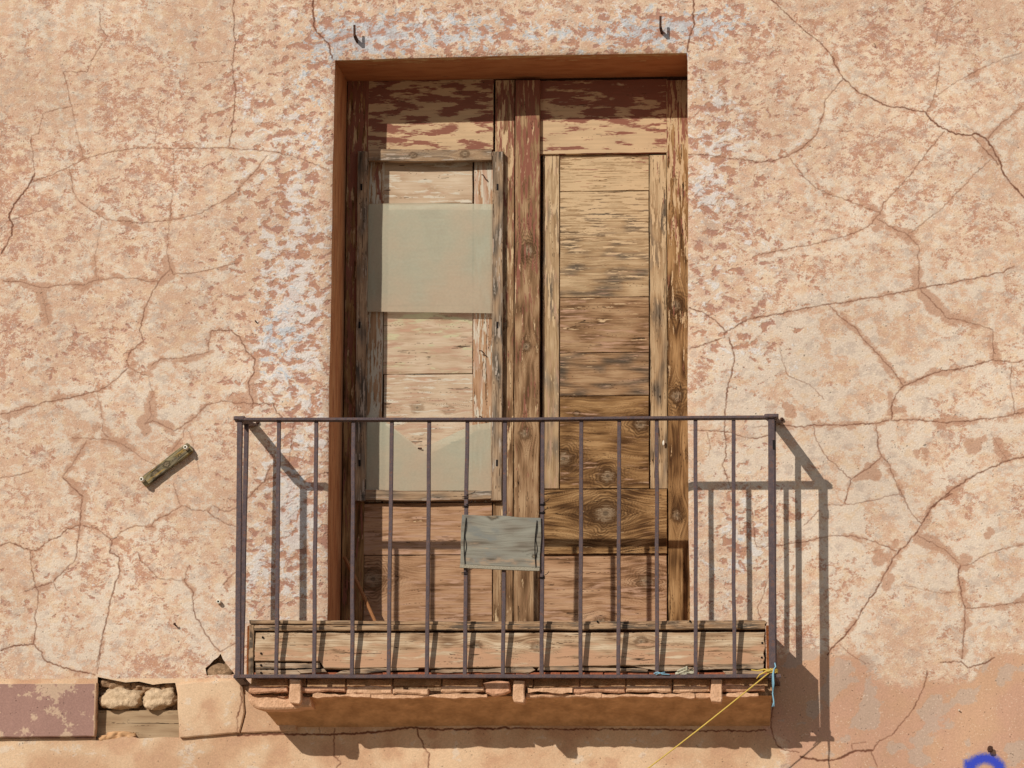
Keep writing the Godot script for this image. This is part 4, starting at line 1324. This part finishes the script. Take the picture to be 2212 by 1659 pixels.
func build_kickboard() -> void:
	var b := P(1100, 1455, 0.29)
	var t := thing("wooden_board_box", "long weathered wooden board box standing behind the railing's foot", "board box", Vector3(b.x, b.y, 0.2))
	var cols := [Vector3(190, 142, 104), Vector3(124, 84, 54), Vector3(216, 178, 138)]
	job_of["front"] = wood(1500, 120, 1.25, false, Vector3(194, 156, 118), Vector3(128, 92, 62), Vector3(220, 192, 156), 1.0, Vector3(202, 150, 112), [-1.1, 1.0, 0.8], Vector3(214, 196, 170), [-0.5, -0.9], [[1420.0, 45.0, 16.0], [820.0, 60.0, 14.0], [1040.0, 64.0, 15.0]], 0.28, 0.0, 24.0, true)
	job_of["lip"] = wood(1500, 36, 1.25, false, Vector3(160, 116, 78), Vector3(96, 64, 40), Vector3(196, 158, 118), 1.0, Vector3(190, 150, 112), [-0.2, -0.3], PINK, [-0.7, -0.4], [], 0.15, 0.3)
	job_of["scrap"] = wood(700, 60, 1.25, false, Vector3(176, 138, 104), Vector3(100, 68, 46), Vector3(204, 174, 142), 1.2, Vector3(190, 150, 112), [-0.4, -0.4], PINK, [-0.7, -0.3], [], 0.4, 0.25)
	job_of["beam"] = wood(260, 100, 1.3, false, Vector3(184, 150, 112), Vector3(146, 112, 80), Vector3(198, 166, 128), 0.5, PINK, [-1, -1], PINK, [-1, -1], [], 0.25, 0.0)
	var zt := 0.288
	var uvl := box_uv(rect(0.3, 536, 1340, 1656, 1364))
	var y0 := P(1100, 1440, 0.31).y
	part("lip", extrude(poly(0.3, [537, 1339, 700, 1340, 1000, 1342, 1300, 1342, 1650, 1339, 1656, 1343, 1654, 1349, 1300, 1350, 1000, 1350, 700, 1348, 539, 1348]), 0.255, 0.296, uvl, 0.0009, 0.03, 0.002), job_mat("lip"), t)
	part("lip", extrude(rect(0.3, 539, 1348.5, 1653, 1361), 0.255, 0.303, uvl, 0.0009, 0.03, 0.003), job_mat("lip"), t)
	var fr := extrude(poly(0.31, [549, 1364, 800, 1365, 1300, 1364, 1652, 1363, 1650, 1380, 1653, 1395, 1649, 1410, 1651, 1422, 1648, 1434, 1500, 1437, 1400, 1436, 1250, 1439, 1100, 1441, 900, 1443, 700, 1443, 690, 1428, 549, 1427]), 0.292, 0.312, box_uv(rect(0.31, 545, 1360, 1656, 1444)), 0.0010, 0.025, 0.002)
	part("front_board", tilted(fr, y0, 0.312, -0.16), job_mat("front"), t)
	var us := box_uv(rect(0.31, 545, 1425, 1100, 1462))
	var us2 := box_uv(rect(0.31, 1090, 1425, 1660, 1462))
	for q in [[[551, 1431, 690, 1432, 691, 1443, 620, 1444, 551, 1444], us, 0.306], [[551, 1446, 668, 1447, 652, 1453, 640, 1460, 551, 1459], us, 0.304], [[735, 1450, 790, 1444, 850, 1441, 905, 1443, 902, 1447, 840, 1450, 780, 1455, 720, 1457], us, 0.31], [[640, 1447, 700, 1444, 706, 1452, 650, 1455], us, 0.315], [[930, 1447, 1010, 1446, 1040, 1446, 1090, 1442, 1150, 1442, 1156, 1447, 1140, 1455, 1060, 1452, 1000, 1452, 930, 1453], us, 0.309],
			[[1165, 1437, 1300, 1442, 1400, 1445, 1398, 1452, 1280, 1449, 1160, 1448], us2, 0.308], [[1370, 1440, 1440, 1438, 1520, 1442, 1510, 1448, 1420, 1449], us2, 0.312], [[1500, 1437, 1650, 1434, 1649, 1444, 1620, 1445, 1505, 1447], us2, 0.31], [[1560, 1449, 1648, 1446, 1648, 1458, 1570, 1459], us2, 0.307]]:
		part("splinter", extrude(poly(0.31, q[0]), q[2] - 0.008, q[2], q[1], 0.0016, 0.012, 0.0015), job_mat("scrap"), t)
	part("inner_board", extrude(rect(0.28, 549, 1362, 1654, 1461), 0.262, 0.276, box_uv(rect(0.28, 549, 1362, 1654, 1461)), 0.001), M.darkwood, t)  # dark sheet painted for the shade inside the box, seen between the splinters
	# end post and the boards that run back to the wall
	part("end_post", extrude(rect(0.3, 537, 1350, 548, 1461), 0.262, 0.306, box_uv(rect(0.3, 537, 1350, 900, 1461)), 0.0012, 0.02, 0.002), job_mat("lip"), t)
	part("end_post", extrude(poly(0.3, [1654, 1352, 1668, 1349, 1671, 1458, 1656, 1459]), 0.262, 0.300, box_uv(rect(0.3, 1400, 1350, 1668, 1461)), 0.0012, 0.02, 0.002), M.orangewood, t)
	for q in [[538, 0.0], [1662, 0.0]]:
		var p := P(q[0], 1350, 0.28)
		var p2 := P(q[0], 1459, 0.28)
		var m := bar([Vector3(p.x, (p.y + p2.y) * 0.5, 0.262), Vector3(p.x, (p.y + p2.y) * 0.5, 0.004)], 0.018, p.y - p2.y, Vector3.RIGHT, 0.0008)
		part("side_board", m, M.orangewood, t)
	for q in [[566, 1376], [563, 1411], [563, 1437], [563, 1453], [1646, 1388], [1645, 1420], [600, 1341], [1290, 1342], [1490, 1341]]:
		var p := P(q[0], q[1], 0.312)
		part("nail", lump(p + Vector3(0, 0, -0.004 if q[1] > 1400 else -0.012), Vector3(0.0035, 0.0035, 0.006), 0.1, 0.1), M.black, t)

func build_sign() -> void:
	var z := RAIL_Z + 0.011
	var b := P(1081, 1230, z)
	var t := thing("hanging_board", "blank grey weathered board wired across two bars of the railing", "board", Vector3(b.x, b.y, z))
	job_of["sign"] = wood(290, 200, 1.0, false, Vector3(144, 138, 122), Vector3(84, 70, 52), Vector3(164, 158, 140), 0.5, Vector3(190, 152, 118), [-0.75, -0.05], Vector3(132, 132, 124), [-0.05, -0.3], [[118.0, 8.0, 13.0], [262.0, 152.0, 6.0]], -0.3, 0.2, 60.0, true)
	part("board", extrude(poly(z, [998, 1112, 1050, 1115, 1080, 1114, 1120, 1118, 1168, 1119, 1169, 1160, 1166, 1200, 1166, 1226, 1100, 1224, 1040, 1221, 994, 1219, 995, 1180, 996, 1140]), z, z + 0.006, box_uv(rect(z, 990, 1108, 1172, 1232)), 0.0008, 0.03, 0.001), job_mat("sign"), t)
	part("batten", extrude(poly(z, [994, 1219, 1040, 1222, 1100, 1225, 1166, 1227, 1165, 1234, 1100, 1232, 1040, 1229, 993, 1227]), z + 0.001, z + 0.010, box_uv(rect(z, 990, 1200, 1172, 1236)), 0.0007, 0.03, 0.001), M.palewood, t)
	for q in [[1006.5, 1118, 1004, 1222], [1159.5, 1124, 1157, 1228]]:
		var pts := []
		for i in 23:
			var s := i / 22.0
			pts.append(P(lerpf(q[0], q[2], s) + sin(s * 13.0) * 2.0 * sin(s * PI), lerpf(q[1], q[3], s), z + 0.009 + 0.001 * sin(s * 9.0)))
		part("wire", tube(pts, 0.0011, 6), M.black, t)
		pts = []
		for i in 23:
			var s := i / 22.0
			pts.append(P(lerpf(q[0], q[2], s) - 3.6 * sin(s * PI), lerpf(q[1], q[3], s), z + 0.009))
		part("wire", tube(pts, 0.0011, 6), M.black, t)
	for q in [[1005, 1074, 1.0], [1005, 1094, 0.7], [1003.5, 1238, 0.9], [1171, 1090, 0.7], [1170, 1248, 0.7], [1170.5, 1108, 0.6]]:
		var c := P(q[0], q[1], RAIL_Z)
		var pts := []
		for i in 31:
			var s := i / 30.0 * TAU * 2.2
			pts.append(c + Vector3(cos(s) * 0.0105, (i - 15) * 0.0004 * q[2], sin(s) * 0.0105))
		pts.append(c + Vector3(0.028 * q[2], 0.012, 0.012))
		pts.append(c + Vector3(0.034 * q[2], 0.020, 0.010))
		part("wire_tie", tube(pts, 0.0011, 5), M.black, t)

func build_batten() -> void:
	var z := 0.03
	var c := P(354, 1006, z)
	var t := thing("wooden_batten", "small slanting wooden batten holding two white porcelain tubes on the wall", "batten", Vector3(c.x, c.y, 0))
	job_of["batten"] = wood(200, 40, 1.1, false, Vector3(142, 124, 82), Vector3(66, 54, 34), Vector3(180, 162, 118), 1.3, Vector3(170, 132, 62), [-0.3, -0.3], PINK, [-1, -1], [[60.0, 20.0, 12.0], [110.0, 14.0, 9.0]], 0.35, 0.3)
	var pts := poly(z, [301, 1036, 310, 1026, 402, 957, 407, 958, 416, 972, 414, 976, 318, 1048, 312, 1050])
	var m := extrude(pts, z - 0.02, z, Transform2D.IDENTITY, 0.0014, 0.02, 0.003)
	var d := (P2(407, 960, z) - P2(304, 1036, z)).normalized()
	var o := P2(301, 1040, z)
	var nn := d.orthogonal()
	var uv := Transform2D(Vector2(d.x / 0.22, nn.x / 0.045), Vector2(d.y / 0.22, nn.y / 0.045), Vector2.ZERO)
	uv.origin = -(uv * o) + Vector2(0, 0.15)
	m = extrude(pts, z - 0.02, z, uv, 0.0014, 0.02, 0.003)
	part("batten", m, job_mat("batten"), t)
	for q in [[308, 1037.5], [402.5, 968.5]]:
		var p := P(q[0], q[1], z)
		porcelain(t, p, 0.0075, 0.03, "insulator")
		part("peg", tube([Vector3(p.x, p.y, z - 0.02), Vector3(p.x, p.y, -0.006)], 0.006, 8), M.rust, t)
	for q in [[385, 985], [390, 981.5]]:
		part("nail_hole", lump(P(q[0], q[1], z + 0.0005), Vector3(0.0017, 0.0017, 0.001), 0, 0), M.black, t)

func porcelain(t: Node3D, p: Vector3, r: float, long: float, called: String) -> void:
	# a hollow glazed tube: outside, rim and bore turned about its axis
	var prof := [[r, -0.001], [r, long - 0.002], [r * 0.92, long], [r * 0.55, long], [r * 0.48, long - 0.002], [r * 0.48, long * 0.35]]
	var g := []
	var uvs := []
	for q in prof:
		var row := []
		var u := []
		for k in 17:
			var a := -TAU * k / 16.0
			row.append(p + Vector3(cos(a) * q[0], sin(a) * q[0], q[1]))
			u.append(Vector2(0, 0))
		g.append(row)
		uvs.append(u)
	part(called, sheet(g, uvs, true), M.porcelain, t)
	part("bore", lump(p + Vector3(0, 0, long * 0.35), Vector3(r * 0.46, r * 0.46, 0.001), 0, 0), M.black, t)

func build_small() -> void:
	var p := P(473, 1301, 0.0)
	var t := thing("porcelain_tube", "short white porcelain tube sticking out of the wall beside the railing", "insulator", p)
	porcelain(t, p, 0.0072, 0.024, "tube")
	p = P(379, 1353, 0.0)
	t = thing("wall_nail", "thin rusty nail bent upward in the ochre plaster", "nail", p)
	part("shank", tube([p + Vector3(0, 0.004, -0.01), p + Vector3(0.001, 0.002, 0.012), p + Vector3(0, 0.006, 0.022)], 0.0026, 7), M.rust, t)
	part("head", lump(p + Vector3(0, 0.006, 0.023), Vector3(0.0045, 0.0045, 0.0016), 0.2, 0.1), M.rust, t)
	p = P(2071, 1536, 0.0)
	t = thing("wall_nail", "tiny pale nail in the grey patch of the salmon wall base", "nail", p)
	part("shank", tube([p + Vector3(0, 0, -0.01), p + Vector3(0, 0.003, 0.012)], 0.0024, 7), M.porcelain, t)
	p = P(554, 697, 0.0)
	t = thing("wall_nail", "small dark nail in the whitewashed plaster strip beside the door", "nail", p)
	part("shank", tube([p + Vector3(0, 0, -0.01), p + Vector3(-0.003, 0.004, 0.014)], 0.0026, 7), M.rust, t)
	# two iron hooks above the lintel
	for q in [[765.5, 54, 77, "rusty iron hook over the lintel, the one over the window frame"], [1426, 35, 58, "rusty iron hook over the lintel, beside a slanting crack"]]:
		var hz := 0.052
		var b := P(q[0], q[2], hz)
		var tp := P(q[0], q[1], hz)
		t = thing("iron_hook", q[3], "hook", Vector3(b.x, b.y, 0), "iron hooks over the lintel")
		part("prong", bar([b + Vector3(0, -0.003, 0), b.lerp(tp, 0.6), tp], 0.0078, 0.007), M.rust, t)
		part("shank", bar([b + Vector3(0, 0, -0.004), Vector3(b.x + 0.004, b.y - 0.006, -0.01)], 0.0075, 0.014), M.rust, t)  # made deeper so that the shape takes in its own shadow
	p = P(2138, 1619, 0.0)
	t = thing("rusty_bolt", "round rusty bolt head over the blue spray paint", "bolt", p)
	part("shank", tube([p + Vector3(0, 0, -0.02), p + Vector3(0, 0, 0.014)], 0.006, 10), M.rust, t)
	part("head", lump(p + Vector3(0, 0.0, 0.018), Vector3(0.0095, 0.0115, 0.008), 0.25, 0.14), M.rust, t)
	# stick behind the railing
	var a := P(743.5, 1203, -0.27)
	var b2 := P(811, 1345, -0.215)
	var c2 := P(847, 1420, -0.185)
	t = thing("wooden_stick", "thin brown stick leaning in the shaded corner of the doorway", "stick", Vector3(c2.x, y_floor, c2.z))
	part("stick", tube([a, a.lerp(b2, 0.5) + Vector3(0.003, 0, 0), b2, Vector3(c2.x, y_floor, c2.z)], 0.0068, 8, 0.9), M.stick, t)
	# cords at the corner of the railing
	var k := P(1666, 1449, RAIL_Z + 0.016)
	t = thing("yellow_cord", "yellow plastic cord tied to the foot of the corner post and pulled tight downward", "cord", k)
	var far_ := P(1396.6, 1659, RAIL_Z + 0.03)
	var pts := [k]
	for i in range(1, 40):
		var s := i / 30.0
		pts.append(k.lerp(far_, s) + Vector3(0, -0.006 * sin(minf(s, 1.3) / 1.3 * PI), 0.0004 * sin(i * 3.0)))
	part("cord", tube(pts, 0.0023, 6), M.yellow, t)
	var kp := []
	for i in 40:
		var s := i / 39.0 * TAU * 3.0
		kp.append(P(1668, 1450, RAIL_Z) + Vector3(cos(s) * 0.0155, sin(i * 1.3) * 0.006, sin(s) * 0.0155))
	part("knot", tube(kp, 0.0032, 6), M.yellow, t)
	part("loose_end", tube([k, P(1650, 1446, RAIL_Z + 0.022), P(1636, 1449, RAIL_Z + 0.024), P(1622, 1447, RAIL_Z + 0.022)], 0.0036, 6, 0.5), M.yellow, t)
	part("loose_end", tube([k, P(1655, 1450, RAIL_Z + 0.024), P(1640, 1458, RAIL_Z + 0.026), P(1634, 1466, RAIL_Z + 0.024)], 0.0042, 6, 0.4), M.yellow, t)
	k = P(1671, 1446, RAIL_Z + 0.018)
	t = thing("blue_string", "pale blue frayed string hanging from the foot of the corner post", "string", k)
	part("string", tube([P(1673, 1432, RAIL_Z + 0.010), P(1675, 1440, RAIL_Z + 0.016), k, P(1670, 1458, RAIL_Z + 0.022), P(1671, 1476, RAIL_Z + 0.021), P(1668.5, 1498, RAIL_Z + 0.020), P(1671, 1515, RAIL_Z + 0.02), P(1671.5, 1526, RAIL_Z + 0.02)], 0.0024, 6), M.bluestring, t)
	part("frayed_end", tube([P(1671, 1515, RAIL_Z + 0.02), P(1669, 1522, RAIL_Z + 0.021), P(1667.5, 1527, RAIL_Z + 0.022)], 0.0014, 5), M.bluestring, t)
	part("strand", tube([k, P(1668, 1456, RAIL_Z + 0.018), P(1668, 1476, RAIL_Z + 0.024), P(1670, 1498, RAIL_Z + 0.023)], 0.0015, 5), M.bluestring, t)
	var f := P(1428, 1455, RAIL_Z)
	t = thing("string_scrap", "bit of pale blue frayed string caught on the bottom rail", "string", f)
	part("fibre", tube([P(1412, 1455, RAIL_Z + 0.012), P(1420, 1452, RAIL_Z + 0.016), P(1430, 1456, RAIL_Z + 0.014), P(1446, 1457, RAIL_Z + 0.012)], 0.0022, 5), M.bluestring, t)
	part("fibre", tube([P(1416, 1457, RAIL_Z + 0.014), P(1426, 1454, RAIL_Z + 0.017), P(1436, 1452, RAIL_Z + 0.012)], 0.0016, 5), M.bluestring, t)
	# splintered grey wood between boards and rail, modelled as crumpled folds
	var rg := P(1480, 1456, 0.318)
	t = thing("wood_shreds", "splintered pale grey wood shaped as crumpled folds among the boards", "greywood", rg)
	for q in [[1462, 1452, 1484, 1443, 0.0], [1470, 1457, 1496, 1447, 1.0], [1478, 1450, 1502, 1452, 2.0], [1458, 1457, 1478, 1449, 3.0]]:
		var g := []
		var uvs := []
		for i in 9:
			var row := []
			var u := []
			for j in 5:
				var s := i / 8.0
				var w := (j - 2) * 2.2
				var px: float = lerpf(q[0], q[2], s)
				var py: float = lerpf(q[1], q[3], s) + w
				row.append(P(px, py, 0.318 + 0.008 * wob.get_noise_2d(i * 60.0 + q[4] * 500.0, j * 90.0) + 0.004 * sin(j * 2.0 + q[4])))
				u.append(Vector2(s, j / 4.0))
			g.append(row)
			uvs.append(u)
		part("fold", sheet(g, uvs, true), M.greywood, t)

func build_street() -> void:
	var m := PlaneMesh.new()
	m.size = Vector2(400, 400)
	var o := MeshInstance3D.new()
	o.name = "street"
	o.mesh = m
	o.material_override = M.street
	o.set_meta("kind", "structure")
	o.set_meta("label", "pale dusty street paving at the foot of the house")
	add_child(o, true)

func glass_texture(seed_: int) -> ImageTexture:
	var n := noise(seed_, 0.012, 4)
	var n2 := noise(seed_ + 1, 0.2, 2)
	var img := Image.create_empty(192, 192, false, Image.FORMAT_RGBA8)
	for y in 192:
		for x in 192:
			var a := n.get_noise_2d(x * 0.9, y * 0.7) * 0.7
			var b := n2.get_noise_2d(x, y)
			var e := clampf(1.0 - minf(minf(x, 191 - x), minf(y, 191 - y)) / 9.0, 0.0, 1.0)
			var c := Vector3(178, 174, 148).lerp(Vector3(182, 162, 134), clampf(0.5 + a * 1.4 + (y / 192.0 - 0.5) * 0.9, 0.0, 1.0)) * (1.0 + 0.03 * b)
			c = c.lerp(Vector3(186, 128, 88), e * 0.45)
			img.set_pixel(x, y, Color(c.x / 255.0, c.y / 255.0, c.z / 255.0, clampf(0.74 + a * 0.2 - e * 0.2, 0.45, 1.0)))
	return ImageTexture.create_from_image(img)

func rust_texture() -> Array:
	var a := noise(61, 0.03, 4, 0.6)
	var b := noise(62, 0.15, 3, 0.6)
	var img := Image.create_empty(256, 256, false, Image.FORMAT_RGB8)
	var hi := Image.create_empty(256, 256, false, Image.FORMAT_RF)
	for y in 256:
		for x in 256:
			var p := a.get_noise_2d(x, y)
			var q := b.get_noise_2d(x, y)
			var c := Vector3(84, 70, 71).lerp(Vector3(98, 83, 81), clampf(0.5 + p, 0.0, 1.0))
			c = c.lerp(Vector3(112, 72, 54), clampf((p * 0.8 + q * 0.7 - 0.28) * 5.0, 0.0, 0.8))
			c *= 1.0 + 0.12 * q
			img.set_pixel(x, y, Color(c.x / 255.0, c.y / 255.0, c.z / 255.0))
			hi.set_pixel(x, y, Color(0.5 + q * 0.3 - clampf((p * 0.8 + q * 0.7 - 0.28) * 5.0, 0.0, 1.0) * 0.15, 0, 0))
	return [ImageTexture.create_from_image(img), ImageTexture.create_from_image(hi)]

func materials() -> void:
	var grit := grit_texture(256, 0.62, 0.035, 71)
	var fine := grit_texture(256, 0.78, 0.09, 81)
	var smooth_ := grit_texture(256, 0.84, 0.02, 87)
	var w := wall_texture()
	M.wall = mat(tone(0.935), 0.93, ImageTexture.create_from_image(w[0]), ImageTexture.create_from_image(w[1]), 2.2)
	M.wall.metallic_specular = 0.2
	for k in ["jamb", "soffit"]:
		M[k] = job_mat(k)
	job_of["jamb"] = wood(1000, 180, 1.7, false, Vector3(224, 152, 98), Vector3(188, 114, 70), Vector3(230, 166, 114), 0.3, Vector3(214, 172, 124), [-0.35, -1.2, 0.5], Vector3(192, 118, 74), [-0.2, -0.2], [], 0.02, 0.0, 20.0)
	job_of["soffit"] = wood(760, 180, 1.7, false, Vector3(206, 134, 86), Vector3(178, 106, 64), Vector3(214, 146, 98), 0.25, Vector3(222, 186, 134), [0.45, -1.5, 0.55], Vector3(196, 122, 78), [-0.4, -0.2], [], -0.2, 0.0, 24.0)
	M.mortar = gritty(C(190, 154, 120), 0.95, 6.0, 0.5, grit)
	M.plaster = gritty(C(222, 174, 128), 0.95, 1.7, 0.6, grit_texture(256, 0.78, 0.022, 93))
	M.stone = gritty(C(238, 206, 168), 0.9, 6.0, 0.6, grit_texture(256, 0.72, 0.03, 95))
	M.brick = gritty(C(216, 164, 130), 0.95, 4.0, 0.5, smooth_)
	M.brick2 = gritty(C(226, 180, 144), 0.95, 4.0, 0.5, smooth_)
	M.brick_shaded = gritty(C(190, 152, 114), 0.95, 4.0, 0.5, smooth_)  # darker copy of the brick, the shade under the rail put into its colour
	M.tile = gritty(C(176, 104, 74), 0.8, 6.0, 0.3, fine)
	var iron_tex := rust_texture()
	M.iron = gritty(Color.WHITE, 0.66, 5.0, 0.25, iron_tex)
	M.rust = gritty(C(98, 66, 52), 0.85, 20.0, 0.2, grit)
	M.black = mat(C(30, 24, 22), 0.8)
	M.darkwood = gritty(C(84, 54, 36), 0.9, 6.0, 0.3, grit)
	M.orangewood = gritty(C(164, 96, 50), 0.9, 6.0, 0.3, grit)
	M.palewood = gritty(C(178, 168, 148), 0.9, 9.0, 0.3, fine)
	M.stick = gritty(C(176, 122, 80), 0.85, 9.0, 0.2, fine)
	M.porcelain = mat(C(222, 212, 192), 0.3)
	M.porcelain.metallic_specular = 0.5
	M.yellow = mat(C(208, 174, 84), 0.6)
	M.bluestring = mat(C(134, 176, 192), 0.8)
	M.greywood = mat(C(186, 178, 154), 0.95)
	M.street = gritty(C(176, 158, 134), 0.95, 0.5, 1.0, grit)
	for k in ["dusty", "dusty2"]:
		var m := mat(Color.WHITE, 0.45, glass_texture(91 if k == "dusty" else 97))
		m.transparency = BaseMaterial3D.TRANSPARENCY_ALPHA
		m.metallic_specular = 0.4
		M[k] = m

func _ready() -> void:
	# camera: in the street, a little to one side, looking up
	rng.seed = 20
	wob.seed = 5
	wob.noise_type = FastNoiseLite.TYPE_SIMPLEX_SMOOTH
	wob.frequency = 0.01
	wob.fractal_type = FastNoiseLite.FRACTAL_FBM
	wob.fractal_octaves = 2
	look_axes()
	var cam := Camera3D.new()
	cam.name = "camera"
	cam.transform = Transform3D(Basis(ax_r, ax_u, -ax_f), eye)
	cam.fov = rad_to_deg(2.0 * atan(FH * 0.5 / FOCAL))
	cam.near = 0.1
	cam.far = 600.0
	add_child(cam)
	# sky
	var env := Environment.new()
	env.background_mode = Environment.BG_SKY
	var sm := ProceduralSkyMaterial.new()
	sm.sky_top_color = Color(0.66, 0.71, 0.78)
	sm.sky_horizon_color = Color(0.95, 0.92, 0.875)
	sm.ground_horizon_color = Color(0.55, 0.5, 0.44)
	sm.ground_bottom_color = Color(0.4, 0.36, 0.3)
	sm.sky_curve = 0.12
	var sky := Sky.new()
	sky.sky_material = sm
	env.sky = sky
	env.background_energy_multiplier = 0.8
	env.tonemap_mode = Environment.TONE_MAPPER_LINEAR
	env.tonemap_exposure = 1.0
	env.sdfgi_enabled = true
	env.ssao_enabled = true
	env.ssil_enabled = true
	var we := WorldEnvironment.new()
	we.name = "world"
	we.environment = env
	add_child(we)
	# sun: from over the left shoulder
	var sun := DirectionalLight3D.new()
	sun.name = "sun"
	sun.light_energy = 1.06
	sun.light_color = Color(1.0, 0.985, 0.955)
	sun.light_angular_distance = 0.5
	sun.shadow_enabled = true
	add_child(sun)
	sun.look_at_from_position(Vector3.ZERO, Vector3(0.515, -0.53, -1.0), Vector3.UP)
	y_floor = P(1100, 1463, 0.27).y
	materials()
	build_street()
	build_wall()
	build_balcony()
	build_door()
	build_sash()
	build_railing()
	build_kickboard()
	build_sign()
	build_batten()
	build_small()
	finish_jobs()
